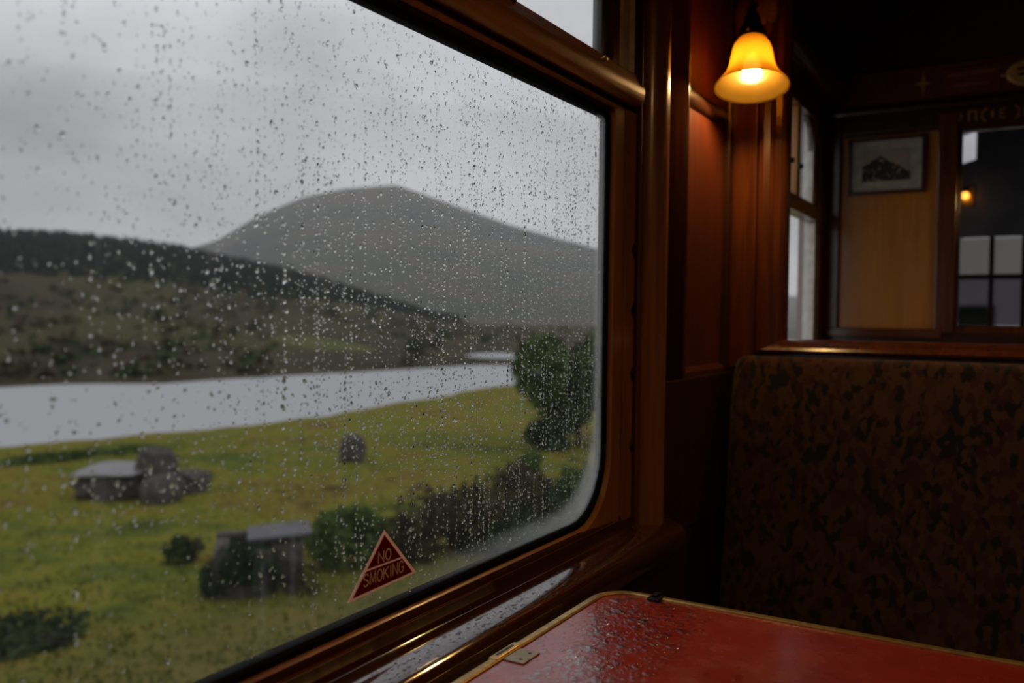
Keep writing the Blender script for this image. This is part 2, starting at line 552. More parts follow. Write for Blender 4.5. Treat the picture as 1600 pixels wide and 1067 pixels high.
def tube(name, pts, r, mat, parent=None, seg=10):
    pts = [Vector(p) for p in pts]
    vs, fs = [], []
    for i, p in enumerate(pts):
        t = (pts[min(i + 1, len(pts) - 1)] - pts[max(i - 1, 0)]).normalized()
        u = t.cross(Vector((0, 0, 1)))
        if u.length < 1e-3:
            u = t.cross(Vector((1, 0, 0)))
        u.normalize(); v = t.cross(u)
        rr = r[i] if hasattr(r, '__len__') else r
        for k in range(seg):
            a = 2 * PI * k / seg
            vs.append(p + (u * math.cos(a) + v * math.sin(a)) * rr)
    for i in range(len(pts) - 1):
        for k in range(seg):
            k2 = (k + 1) % seg
            fs.append((i * seg + k, i * seg + k2, (i + 1) * seg + k2, (i + 1) * seg + k))
    fs.append(tuple(range(seg))); fs.append(tuple(range((len(pts) - 1) * seg, len(pts) * seg)))
    return mesh(name, vs, fs, mat, parent, True)

def bezier(p0, p1, p2, p3, n=14):
    out = []
    for i in range(n + 1):
        t = i / n; s = 1 - t
        out.append(Vector(p0) * s ** 3 + Vector(p1) * 3 * s * s * t + Vector(p2) * 3 * s * t * t + Vector(p3) * t ** 3)
    return out

# ------------------------------------------------------------------ carriage shell
def S(o, label, cat):
    return tag(o, label, cat, kind='structure')

S(box('floor', -0.06, 2.5, -1.9, 5.7, -0.05, 0.0, M_FLOOR), 'dark brown linoleum floor of the railway carriage', 'floor')

def build_ceiling():
    prof = [(0.035, 2.075), (0.12, 2.20), (0.35, 2.33), (0.75, 2.42), (1.22, 2.45), (1.7, 2.42), (2.1, 2.33), (2.33, 2.20), (2.42, 2.06),
            (2.5, 2.06), (2.5, 2.55), (-0.06, 2.55), (-0.06, 2.075)]
    o = extrude('ceiling', prof, 'Y', -1.9, 5.7, W_CEIL)
    S(o, 'dark curved ceiling of the railway carriage', 'ceiling')
build_ceiling()
S(box('wall_right', 2.42, 2.5, -1.9, 5.7, 0.0, 2.06, W_DARK), 'dark panelled wall on the far side of the aisle', 'wall')
S(box('wall_rear', -0.06, 2.5, -1.98, -1.9, 0, 2.5, W_DARK), 'dark wooden wall at the rear of the compartment', 'wall')

def build_wall_left():
    w = empty('wall_left', (0, 0, 0))
    S(w, 'polished mahogany window wall of the carriage', 'wall')
    XB = -0.06
    box('dado', -0.016, 0.022, -1.9, 5.7, 0, 0.70, W_DARK, w)
    box('rear_panel', XB, 0.02, -1.9, -0.11, 0.70, 2.075, W_V, w)
    # pillar between the two windows, in steps from the wet window to the partition
    box('pillar_core', -0.014, 0.0, 1.60, 2.76, 0.70, 2.075, W_V, w)
    box('dado_rail', 0.0, 0.030, 1.80, 2.30, 0.70, 1.05, W_DARK, w, 0.003)
    box('pillar_stile', 0.0, 0.022, 1.80, 1.950, 1.05, 2.075, W_MATT, w, 0.003)
    extrude('pillar_bead', [(0.0, 1.950)] + arc(0.018, 1.957, 0.0065, -PI / 2, PI / 2, 8) + [(0.0, 1.964)], 'Z', 1.05, 2.075, W_V, w, True)
    box('panel', 0.0, 0.008, 1.962, 2.30, 1.07, 1.69, W_PANEL, w)
    box('panel', 0.0, 0.008, 1.962, 2.30, 1.73, 2.075, W_PANEL, w)
    # moulded rail between the two panels and the lip under the lower one
    pr = [(0.0, 1.685), (0.006, 1.685)] + arc(0.008, 1.707, 0.013, -PI / 2, PI / 2, 8, 0.022) + [(0.0, 1.735)]
    extrude('panel_rail', pr, 'Y', 1.962, 2.30, W_DARK, w, True)
    pr = [(0.0, 1.048), (0.020, 1.048), (0.020, 1.062), (0.008, 1.074), (0.0, 1.074)]
    extrude('panel_lip', pr, 'Y', 1.962, 2.30, W_H, w)
    box('panel_corner_fillet', 0.0, 0.024, 2.272, 2.30, 1.05, 2.075, W_DARK, w, 0.004)
    # second bay and beyond
    box('bay_pillar', XB, 0.02, 3.42, 3.5, 0.70, 2.075, W_V, w, 0.003)
    box('vestibule_panel', XB, 0.02, 3.56, 3.72, 0.70, 2.075, W_DARK, w)
    box('vestibule_panel', XB, 0.02, 5.2, 5.7, 0.70, 2.075, W_DARK, w)
    box('vestibule_rail', XB, 0.02, 3.72, 5.2, 0.70, 0.95, W_DARK, w)
    box('vestibule_rail', XB, 0.02, 3.72, 5.2, 1.95, 2.075, W_DARK, w)
    v = empty('unseen_window', (0, 4.46, 0.95))  # unseen window added to bring daylight into the vestibule
    S(v, 'unseen side window added to light the vestibule behind the end wall', 'window')
    box('pane', 0.0, 0.004, 3.72, 5.2, 0.95, 1.95, M_PANE3, v)
    for a, b in ((3.72, 3.76), (4.44, 4.48), (5.16, 5.2)):
        box('window_bar', -0.015, 0.015, a, b, 0.95, 1.95, W_DARK, v)
    box('bay_rail', XB, 0.03, 2.76, 3.42, 0.70, 0.795, W_H, w, 0.004)
    # board above the windows and cornice moulding that runs the length of the coach
    box('head_board', -0.016, 0.03, -0.11, 1.60, 1.935, 2.075, W_H, w, 0.004)
    box('head_board', XB, 0.03, 2.36, 3.5, 1.905, 2.075, W_H, w, 0.004)
    pr = [(0.03, 2.0), (0.05, 2.0)] + arc(0.05, 2.045, 0.045, -PI / 2, PI / 2, 8) + [(0.03, 2.09)]
    extrude('cornice', pr, 'Y', 2.36, 3.5, W_H, w, True)
build_wall_left()

# ------------------------------------------------------------------ the wet window
ZB, ZT, YR, YL = 0.812, 1.573, 1.555, -0.05
RC = 0.125
def rounded_opening(off, rt=0.012):
    """outline (y,z) of the pane grown by off; large round bottom corners, tight top ones"""
    y0, y1, z0, z1 = YL - off, YR + off, ZB - off, ZT + off
    rb = RC + off * 0.4
    p = []
    p += arc(y1 - rb, z0 + rb, rb, -PI / 2, 0, 14)
    p += arc(y1 - rt, z1 - rt, rt, 0, PI / 2, 4)
    p += arc(y0 + rt, z1 - rt, rt, PI / 2, PI, 4)
    p += arc(y0 + rb, z0 + rb, rb, PI, 1.5 * PI, 14)
    return p

def ring(name, loops, mat, parent, smooth=True):
    """lofted frame: loops = [(outline, x)] joined one to the next and back to the first"""
    n = len(loops[0][0])
    vs = [(x, y, z) for o, x in loops for y, z in o]
    m = len(loops)
    fs = []
    for a in range(m):
        b = (a + 1) % m
        for i in range(n):
            j = (i + 1) % n
            fs.append((a * n + i, a * n + j, b * n + j, b * n + i))
    o = mesh(name, vs, fs, mat, parent)
    if smooth:
        o.data.polygons.foreach_set('use_smooth', [True] * len(o.data.polygons))
        o.data.set_sharp_from_angle(angle=math.radians(35))
    return o

def square_opening(off_l, off_r, off_b, off_t, n_like):
    """square outline with as many points as the rounded one, matched corner by corner"""
    y0, y1, z0, z1 = YL - off_l, YR + off_r, ZB - off_b, ZT + off_t
    return [(y1, z0)] * 0 + _sq(y0, y1, z0, z1)

def _sq(y0, y1, z0, z1):
    p = []
    for t in range(15):                       # bottom right corner, bottom run then side run
        p.append((y1 - 0.14 * (1 - t / 7), z0) if t <= 7 else (y1, z0 + 0.14 * (t - 7) / 7))
    for t in range(5): p.append((y1, z1) if t < 5 else None)
    for t in range(5): p.append((y0, z1))
    for t in range(15):
        p.append((y0, z0 + 0.14 * (1 - t / 7)) if t <= 7 else (y0 + 0.14 * (t - 7) / 7, z0))
    # keep the doubled top corner points apart by a hair
    for k in range(15, 20): p[k] = (y1 - 0.0004 * (k - 15), z1 - 0.0004 * (19 - k))
    for k in range(20, 25): p[k] = (y0 + 0.0004 * (24 - k), z1 - 0.0004 * (k - 20))
    return p

def build_window_1():
    w = empty('window_1', (0, 0.75, ZB))
    S(w, 'large rain-spattered carriage window in a mahogany frame', 'window')
    o = rounded_opening(0.004)
    n = len(o)
    vs = [(-0.004, y, z) for y, z in o] + [(0.0, y, z) for y, z in o]
    fs = [(i, (i + 1) % n, n + (i + 1) % n, n + i) for i in range(n)] + [tuple(range(n)), tuple(range(n, 2 * n))]
    tag(mesh('pane', vs, fs, M_PANE, w), 'wet window glass misted along its lower corner')
    # black rubber gasket that grips the glass
    ring('gasket', [(rounded_opening(0.0), -0.012), (rounded_opening(0.0), 0.004), (rounded_opening(0.004), 0.007),
                    (rounded_opening(0.012), 0.006), (rounded_opening(0.014), -0.012)], M_RUBBER, w)
    # inner bead: round inside, square outside
    ring('glazing_bead', [(rounded_opening(0.0125), -0.01), (rounded_opening(0.0125), 0.006), (rounded_opening(0.018), 0.014),
                          (_sq(YL - 0.050, YR + 0.050, ZB - 0.026, ZT + 0.024), 0.018),
                          (_sq(YL - 0.055, YR + 0.056, ZB - 0.032, ZT + 0.030), 0.012),
                          (_sq(YL - 0.055, YR + 0.056, ZB - 0.032, ZT + 0.030), -0.01)], W_BEADV, w, True)
    # outside ring that closes the wall round the glass
    box('outer_sill', -0.016, -0.012, YL - 0.06, YR + 0.06, 0.66, ZB - 0.012, W_DARK, w)
    # ledge under the pane: lip, hollow, flat, round nose
    prof = [(-0.02, 0.66), (-0.02, 0.796), (0.010, 0.796), (0.015, 0.795), (0.0175, 0.791), (0.018, 0.783)]
    prof += [(0.0188, 0.770), (0.0200, 0.7645), (0.0222, 0.7618), (0.0255, 0.7607), (0.034, 0.7599), (0.043, 0.7585), (0.050, 0.7569), (0.058, 0.7547), (0.066, 0.7521)]
    prof += [(0.073, 0.7494), (0.079, 0.7463), (0.084, 0.7425), (0.0875, 0.737), (0.089, 0.728), (0.088, 0.705), (0.082, 0.696), (0.060, 0.690), (0.030, 0.688), (0.030, 0.66)]
    tag(extrude('window_sill', prof, 'Y', -0.10, 1.80, W_SILL, w, True), 'dark varnished sill, wet with rain')
    # right hand uprights between glass and pillar (profiles are x, y)
    box('stile', -0.01, 0.018, 1.617, 1.667, 0.770, 1.60, W_BEADV, w, 0.002)
    pr = [(-0.01, 1.670), (0.022, 1.670)] + arc(0.024, 1.676, 0.007, -PI / 2, PI / 2, 8) + [(-0.01, 1.683)]
    extrude('stop_bead', pr, 'Z', 0.770, 2.0, W_V, w, True)
    pr = [(-0.01, 1.702)] + arc(0.006, 1.750, 0.047, -PI / 2, PI / 2, 18, 0.048) + [(-0.01, 1.80)]
    extrude('rounded_upright', pr, 'Z', 0.755, 2.0, W_BEADV, w, True)
    box('upright_backing', -0.013, 0.004, 1.60, 1.80, 0.70, 2.0, W_DARK, w)
    # catches let into the edge of the stile
    for z in (1.325, 1.205, 1.075, 0.93):
        vs = [(0.0186, 1.662, z - 0.016), (0.0186, 1.662, z + 0.016), (0.0186, 1.651, z + 0.002), (0.0186, 1.651, z - 0.002),
              (0.0225, 1.662, z - 0.012), (0.0225, 1.662, z + 0.012), (0.0225, 1.653, z + 0.001), (0.0225, 1.653, z - 0.001)]
        mesh('sash_catch', vs, [(0, 1, 2, 3), (4, 5, 6, 7), (0, 1, 5, 4), (1, 2, 6, 5), (2, 3, 7, 6), (3, 0, 4, 7)], M_BLACK, w)
    # transom, from the pane upwards (x, z)
    z0 = 1.19
    box('transom_shade_band', -0.012, 0.0135, -0.10, 1.690, z0 + 0.396, z0 + 0.4208, W_MATT, w)  # dark band put in for the deep shade below the rail
    prof = [(-0.02, z0 + 0.4205), (0.024, z0 + 0.4205), (0.030, z0 + 0.4225), (0.0345, z0 + 0.4275), (0.0375, z0 + 0.434), (0.0392, z0 + 0.442), (0.0395, z0 + 0.450), (0.037, z0 + 0.457), (0.032, z0 + 0.459), (0.021, z0 + 0.484), (-0.02, z0 + 0.484)]
    extrude('transom_rail', prof, 'Y', -0.10, 1.655, W_RAIL, w, True)
    # upper light: two panes, mullion, seal, metal run
    box('upper_mullion', -0.01, 0.026, 1.135, 1.175, z0 + 0.478, 1.935, W_V, w, 0.003)
    box('upper_pane', 0.004, 0.008, 1.176, 1.500, z0 + 0.480, 1.930, M_PANE2, w)
    box('upper_pane', 0.004, 0.008, 0.60, 1.134, z0 + 0.480, 1.930, M_PANE2, w)
    box('upper_panel', -0.01, 0.016, -0.10, 0.60, z0 + 0.480, 1.935, W_V, w)
    box('upper_seal', -0.004, 0.016, 1.500, 1.532, z0 + 0.480, 1.93, M_SEAL, w, 0.002)
    box('upper_stile', -0.01, 0.022, 1.535, 1.570, z0 + 0.470, 1.935, W_V, w, 0.003)
    extrude('sliding_channel', [(-0.02, 1.573), (-0.004, 1.573), (0.016, 1.598), (0.018, 1.622), (-0.02, 1.622)], 'Z', z0 + 0.440, 1.935, M_CHANNEL, w)
    extrude('sliding_channel', [(-0.02, 1.630), (0.006, 1.630), (0.020, 1.645), (-0.02, 1.645)], 'Z', z0 + 0.440, 1.935, M_CHANNEL, w)
    box('channel_slit', -0.02, 0.004, 1.622, 1.630, z0 + 0.440, 1.935, M_BLACK, w)
    lathe('knob', [(0.0, 0.012), (0.004, 0.011), (0.006, 0.007), (0.003, 0.003), (0.003, 0.0)], M_BRASS,
          Matrix.Translation((0.030, 1.47, z0 + 0.468)) @ Matrix.Rotation(PI / 2, 4, 'Y'), 14, w)
build_window_1()

# ------------------------------------------------------------------ partition beside the seat, second bay, end wall
def build_partition():
    w = empty('wall_partition', (0.6, 2.33, 0))
    S(w, 'low mahogany partition behind the seat with an open frame above', 'wall')
    box('lower_board', 0.02, 1.25, 2.302, 2.36, 0, 1.10, W_DARK, w)
    box('post', 0.022, 0.087, 2.300, 2.36, 1.06, 2.10, W_V, w, 0.004)
    # moulded frame round the opening, mitred at the corner
    prof = [(0.0, 0.004), (0.008, -0.008), (0.020, -0.012), (0.034, -0.006), (0.046, 0.004), (0.060, 0.006), (0.068, 0.018), (0.073, 0.03), (0.073, 0.058), (0.0, 0.058)]
    n = len(prof)
    X0, Z0 = 0.088, 1.100
    vs = []
    for k, (t, d) in enumerate(prof):
        vs.append((X0 + t, 2.300 + d, 2.15))
    for t, d in prof:
        vs.append((X0 + t, 2.300 + d, Z0 + t * 0.52))
    for t, d in prof:
        vs.append((1.25, 2.300 + d, Z0 + t * 0.52))
    fs = [(s * n + i, s * n + (i + 1) % n, (s + 1) * n + (i + 1) % n, (s + 1) * n + i) for s in range(2) for i in range(n)]
    fs += [tuple(range(n)), tuple(range(2 * n, 3 * n))]
    mesh('opening_frame', vs, fs, W_V, w, False)
    box('aisle_screen_post', 0.97, 1.33, 2.30, 2.37, 0, 2.42, W_V, w, 0.006)  # unseen post, widened to screen the far lamp from window and sill
build_partition()

def build_window_2():
    w = empty('window_2', (0, 3.08, 0.8))
    S(w, 'tall narrow carriage window in the bay beyond the partition', 'window')
    y0, y1 = 2.76, 3.42
    box('lower_pane', 0.0, 0.004, y0, 3.335, 0.80, 1.545, M_PANE2, w)
    box('transom', -0.02, 0.035, y0, y1, 1.545, 1.60, W_H, w, 0.006)
    box('upper_pane', 0.0, 0.004, y0, 3.30, 1.60, 1.905, M_PANE2, w)
    box('jamb', -0.02, 0.020, 3.335, 3.36, 0.795, 1.545, M_CHANNEL, w, 0.003)
    box('jamb', -0.02, 0.030, 3.362, 3.42, 0.795, 1.905, W_V, w, 0.004)
    box('near_jamb', -0.02, 0.030, 2.70, 2.765, 0.795, 1.905, W_V, w, 0.004)
    box('upper_mullion', -0.01, 0.022, 3.035, 3.075, 1.60, 1.905, W_OAK, w, 0.003)
    # rounded upper corner filled with wood, dark blind channel beside it
    c = [(3.302, 1.62)] + [(3.302 - 0.085 * (1 - math.cos(a)) , 1.80 + 0.10 * math.sin(a)) for a in np.linspace(0, PI / 2, 9)]
    c = [(3.30, 1.905)] + [(y, z) for y, z in [(3.30 - 0.10 * (1 - math.cos(a)), 1.795 + 0.108 * math.sin(a)) for a in np.linspace(0, PI / 2, 10)]]
    n = len(c)
    vs = [(-0.005, y, z) for y, z in c] + [(0.012, y, z) for y, z in c]
    fs = [(i, (i + 1) % n, n + (i + 1) % n, n + i) for i in range(n)] + [tuple(range(n)), tuple(range(n, 2 * n))]
    mesh('corner_fillet', vs, fs, W_DARK, w)
    box('blind_channel', -0.02, 0.016, 3.30, 3.36, 1.60, 1.905, M_CHANNEL, w, 0.003)
    for y in (3.032, 2.905):
        lathe('latch', [(0.0, 0.02), (0.008, 0.018), (0.010, 0.008), (0.006, 0.0), (0.0, 0.0)], M_BLACK,
              Matrix.Translation((0.022, y, 1.70)) @ Matrix.Rotation(PI / 2, 4, 'Y'), 12, w)
build_window_2()

YE = 3.50
def build_end_wall():
    w = empty('wall_end', (0.6, YE, 0))
    S(w, 'dark mahogany end wall with picture, gilt lettering band and glazed door opening', 'wall')
    t = 0.06
    box('lower_board', -0.06, 2.42, YE, YE + t, 0, 1.145, W_DARK, w)
    box('dado_rail', 0.03, 0.43, YE - 0.018, YE, 1.125, 1.160, W_X, w, 0.005)
    box('corner_stile', -0.06, 0.075, YE - 0.012, YE + t, 1.145, 2.075, W_V, w, 0.004)
    box('panel', 0.075, 0.405, YE + 0.012, YE + t, 1.145, 1.93, W_OAK, w)
    box('stile', 0.405, 0.470, YE - 0.012, YE + t, 1.145, 1.93, W_V, w, 0.004)
    box('panel_top_rail', 0.075, 0.405, YE - 0.012, YE + 0.02, 1.88, 1.93, W_DARK, w, 0.004)
    box('header', -0.06, 2.42, YE - 0.006, YE + t, 1.87, 2.56, W_DARK, w)
    # picture rail that throws a dark line above the lettering
    pr = [(YE - 0.035, 1.955), (YE - 0.030, 1.945), (YE, 1.935), (YE, 1.975), (YE - 0.030, 1.970)]
    extrude('picture_rail', pr, 'X', 0.03, 2.42, W_DARK, w)
    box('upper_board', 0.04, 2.40, YE - 0.012, YE - 0.004, 1.980, 2.10, W_PANEL, w, 0.002)
    box('right_board', 0.98, 2.42, YE, YE + t, 1.145, 1.87, W_DARK, w)
    return w
WE = build_end_wall()

def build_door_glass():
    d = empty('door_1', (0.72, YE, 1.15))
    S(d, 'glazed upper half of the end door', 'door')
    box('pane', 0.478, 0.97, YE + 0.026, YE + 0.030, 1.172, 1.862, M_PANE3, d)
    for n, a in (('glazing_bar', (0.470, 0.480, YE, YE + 0.05, 1.165, 1.87)), ('glazing_bar', (0.965, 0.98, YE, YE + 0.05, 1.165, 1.87)),
                 ('glazing_rail', (0.470, 0.98, YE, YE + 0.05, 1.145, 1.174)), ('glazing_rail', (0.470, 0.98, YE, YE + 0.05, 1.860, 1.872))):
        box(n, *a, W_V, d, 0.003)
build_door_glass()

def build_lettering():
    y = YE - 0.008
    t = empty('gilt_lettering', (0.56, y, 1.915))
    tag(t, 'faded gilt lettering on the band above the end door glass', 'lettering')
    def stroke(pts, w=0.007):
        vs, fs = [], []
        for x, z in pts: vs.append((x, z))
        n = len(pts); out = []
        for i, (x, z) in enumerate(pts):
            a = pts[max(i - 1, 0)]; b = pts[min(i + 1, n - 1)]
            dx, dz = b[0] - a[0], b[1] - a[1]; l = math.hypot(dx, dz) or 1
            out.append((x - dz / l * w / 2, z + dx / l * w / 2, x + dz / l * w / 2, z - dx / l * w / 2))
        V = []
        for q in out:
            V += [(q[0], y, q[1]), (q[2], y, q[3]), (q[0], y - 0.0015, q[1]), (q[2], y - 0.0015, q[3])]
        F = []
        for i in range(n - 1):
            b = i * 4
            F += [(b + 2, b + 3, b + 7, b + 6), (b, b + 1, b + 5, b + 4), (b, b + 2, b + 6, b + 4), (b + 1, b + 3, b + 7, b + 5)]
        F += [(0, 1, 3, 2), (4 * n - 4, 4 * n - 3, 4 * n - 1, 4 * n - 2)]
        mesh('letter', V, F, M_GILT, t)
    zc, x = 1.908, 0.452
    stroke([(x, zc + .016), (x - .008, zc), (x, zc - .016), (x + .016, zc - .016), (x + .024, zc), (x + .020, zc + .014)])
    x = 0.500
    stroke([(x, zc - .018), (x, zc + .016), (x + .022, zc + .016), (x + .022, zc - .018)])
    x = 0.555
    stroke([(x, zc + .024), (x - .014, zc + .010), (x - .016, zc - .008), (x - .002, zc - .024)], 0.006)
    stroke([(0.572, zc + .014), (0.572, zc - .012)], 0.009)
    x = 0.596
    stroke([(x + .016, zc + .016), (x, zc + .014), (x, zc - .014), (x + .016, zc - .016)], 0.006)
    stroke([(x, zc), (x + .012, zc)], 0.006)
    x = 0.640
    stroke([(x, zc + .026), (x + .012, zc + .010), (x + .012, zc - .010), (x, zc - .024)], 0.006)
    x = 0.685
    stroke([(x + .01, zc + .026), (x - .014, zc + .010), (x - .014, zc - .012), (x + .012, zc - .026)], 0.012)
    # star and the plates above the rail
    y2 = YE - 0.0122
    c = Vector((0.352, y2, 2.038))
    pts = []
    for k in range(8):
        a = PI / 2 + k * PI / 4
        r = (0.045 if k % 4 == 0 else 0.027) if k % 2 == 0 else 0.010
        pts.append((c.x + r * math.cos(a), c.z + r * math.sin(a)))
    V = [(px, y2, pz) for px, pz in pts] + [(px, y2 - 0.002, pz) for px, pz in pts]
    F = [tuple(range(8)), tuple(range(8, 16))] + [(i, (i + 1) % 8, 8 + (i + 1) % 8, 8 + i) for i in range(8)]
    tag(mesh('star_ornament', V, F, M_GILT), 'small gilt four-pointed star on the end wall board', 'ornament')
    p = empty('notice_board', (0.56, YE - 0.012, 2.035))
    tag(p, 'faded red notice board with two worn lines of print on the end wall', 'notice')
    box('board', 0.415, 0.596, YE - 0.018, YE - 0.0125, 1.99, 2.078, plain('faded_red_board', (0.16, 0.03, 0.012), 0.4), p, 0.002)
    for x0, x1, z in ((0.428, 0.490, 2.054), (0.502, 0.575, 2.058), (0.445, 0.560, 2.016)):
        box('print_line', x0, x1, YE - 0.0195, YE - 0.0185, z - 0.005, z + 0.005, plain('worn_print', (0.28, 0.10, 0.035), 0.5), p)
    o = empty('oval_plate', (0.698, YE - 0.012, 2.05))
    tag(o, 'oval brass plate, coloured as lamplit, at the top right of the end wall', 'plate')
    V, F = [], []
    nn = 36
    for k, (s, d) in enumerate(((1.0, 0.013), (1.0, 0.020), (0.90, 0.025))):
        for i in range(nn):
            a = 2 * PI * i / nn
            V.append((0.698 + 0.088 * s * math.cos(a), YE - d, 2.036 + 0.048 * s * math.sin(a)))
    for s in range(2):
        for i in range(nn):
            F.append((s * nn + i, s * nn + (i + 1) % nn, (s + 1) * nn + (i + 1) % nn, (s + 1) * nn + i))
    F += [tuple(range(nn)), tuple(range(2 * nn, 3 * nn))]
    mesh('plate', V, F, plain('lamplit_plate', (0.70, 0.44, 0.12), 0.45, 0.15), o)  # warm lamplight on the brass is painted into the yellow
    box('engraved_line', 0.645, 0.752, YE - 0.0262, YE - 0.0252, 2.046, 2.054, M_BRONZE, o)
    box('engraved_line', 0.648, 0.748, YE - 0.0262, YE - 0.0252, 2.026, 2.034, M_BRONZE, o)
    lathe('screw', [(0.0, 0.006), (0.006, 0.004), (0.008, 0.0)], M_BRASS, Matrix.Translation((0.602, YE - 0.013, 2.036)) @ Matrix.Rotation(PI / 2, 4, 'X'), 12, o)
build_lettering()

def build_picture():
    p = empty('framed_picture', (0.232, YE, 1.66))
    tag(p, 'small framed engraving of a dark crag hanging on the oak panel', 'picture')
    x0, x1, z0, z1 = 0.102, 0.362, 1.655, 1.860
    y = YE + 0.012
    box('mount', x0 + 0.008, x1 - 0.008, y - 0.012, y - 0.004, z0 + 0.008, z1 - 0.008, M_CREAM, p)
    box('print', 0.232 - 0.082, 0.232 + 0.082, y - 0.0135, y - 0.0121, 1.757 - 0.055, 1.757 + 0.062, M_PRINT, p)
    for a in ((x0, x1, z0, z0 + 0.010), (x0, x1, z1 - 0.010, z1)):
        box('frame_rail', a[0], a[1], y - 0.022, y - 0.001, a[2], a[3], W_DARK, p, 0.002)
    for a in ((x0, x0 + 0.010), (x1 - 0.010, x1)):
        box('frame_rail', a[0], a[1], y - 0.022, y - 0.001, z0, z1, W_DARK, p, 0.002)
build_picture()

# vestibule seen through the door glass
def build_vestibule():
    YV = 5.60
    w = empty('wall_vestibule', (0.6, YV, 0))
    S(w, 'dim wall at the far end of the vestibule', 'wall')
    xa, xb, za, zb = 0.300, 0.735, 1.155, 1.662
    box('lower_board', -0.06, 2.42, YV, YV + 0.08, 0, za, W_DARK, w)
    box('upper_board', -0.06, 2.42, YV, YV + 0.08, zb, 2.04, M_CLOUDY, w)
    box('upper_board', 0.408, 2.42, YV, YV + 0.08, 2.04, 2.56, M_CLOUDY, w)
    box('upper_board', -0.06, 0.22, YV, YV + 0.08, 2.04, 2.56, M_CLOUDY, w)
    box('upper_board', 0.22, 0.408, YV, YV + 0.08, 2.28, 2.56, M_CLOUDY, w)
    # bright slanted opening, made up in place of a white paper notice
    q = empty('notice_opening', (0.31, YV, 2.04))
    S(q, 'small bright slanted opening in place of a white notice, high behind the end door glass', 'window')
    box('pane', 0.22, 0.408, YV + 0.03, YV + 0.034, 2.04, 2.28, M_PANE3, q)
    extrude('slanted_edge', [(0.22, 2.035), (0.410, 2.035), (0.410, 2.098), (0.22, 2.042)], 'Y', YV - 0.002, YV + 0.06, M_CLOUDY, q)
    extrude('slanted_edge', [(0.22, 2.285), (0.410, 2.285), (0.410, 2.266), (0.22, 2.206)], 'Y', YV - 0.002, YV + 0.06, M_CLOUDY, q)
    box('left_board', -0.06, xa, YV, YV + 0.08, za, zb, W_DARK, w)
    box('right_board', xb, 2.42, YV, YV + 0.08, za, zb, W_DARK, w)
    g = empty('window_3', (0.52, YV, za))
    S(g, 'dim three-light window far behind the end door glass', 'window')
    zm = 1.440
    xs = (xa, 0.498, 0.655, xb)
    for i in range(3):
        box('upper_pane', xs[i] + 0.012, xs[i + 1] - 0.012, YV + 0.03, YV + 0.034, zm + 0.012, zb - 0.005, M_PANE4, g)
        box('lower_pane', xs[i] + 0.012, xs[i + 1] - 0.012, YV + 0.03, YV + 0.034, za + 0.01, zm - 0.012, dim_pane_glass, g)
    for x in xs:
        box('mullion', x - 0.013, x + 0.013, YV - 0.01, YV + 0.06, za, zb, W_DARK, g, 0.003)
    box('transom', xa, xb, YV - 0.012, YV + 0.06, zm - 0.014, zm + 0.014, W_DARK, g, 0.003)
    for sx, xc in ((1, xa), (-1, xb)):
        pts = [(xc, zb)] + [(xc + sx * 0.07 * (1 - math.cos(a)), zb - 0.07 * (1 - math.sin(a))) for a in np.linspace(0, PI / 2, 9)]
        n = len(pts)
        V = [(x, YV, z) for x, z in pts] + [(x, YV + 0.05, z) for x, z in pts]
        F = [tuple(range(n)), tuple(range(n, 2 * n))] + [(i, (i + 1) % n, n + (i + 1) % n, n + i) for i in range(n)]
        mesh('corner_fillet', V, F, W_DARK, g)
    # small amber wall lamp
    l = empty('vestibule_lamp', (0.362, YV, 1.89))
    tag(l, 'small glowing amber lamp seen through the end door glass', 'lamp')
    box('back_plate', 0.318, 0.406, YV - 0.010, YV, 1.835, 1.945, M_BRASS, l, 0.003)
    lathe('bulb', [(0, -0.022), (0.012, -0.018), (0.020, -0.006), (0.020, 0.006), (0.012, 0.018), (0, 0.022)], M_BULB2, Matrix.Translation((0.362, YV - 0.05, 1.892)), 16, l)
    lathe('holder', [(0.0, 0.046), (0.014, 0.042), (0.017, 0.022), (0.010, 0.016), (0, 0.016)], M_BRONZE, Matrix.Translation((0.362, YV - 0.05, 1.892)), 16, l)
    tube('arm', [(0.362, YV - 0.05, 1.932), (0.362, YV - 0.03, 1.938), (0.362, YV - 0.008, 1.93)], 0.005, M_BRONZE, l)
dim_pane_glass = mat_glass('dark_dimmed_glass', 0.0, False, (0.27, 0.26, 0.27))  # dimmer light of the lower panes is put into the tint
build_vestibule()

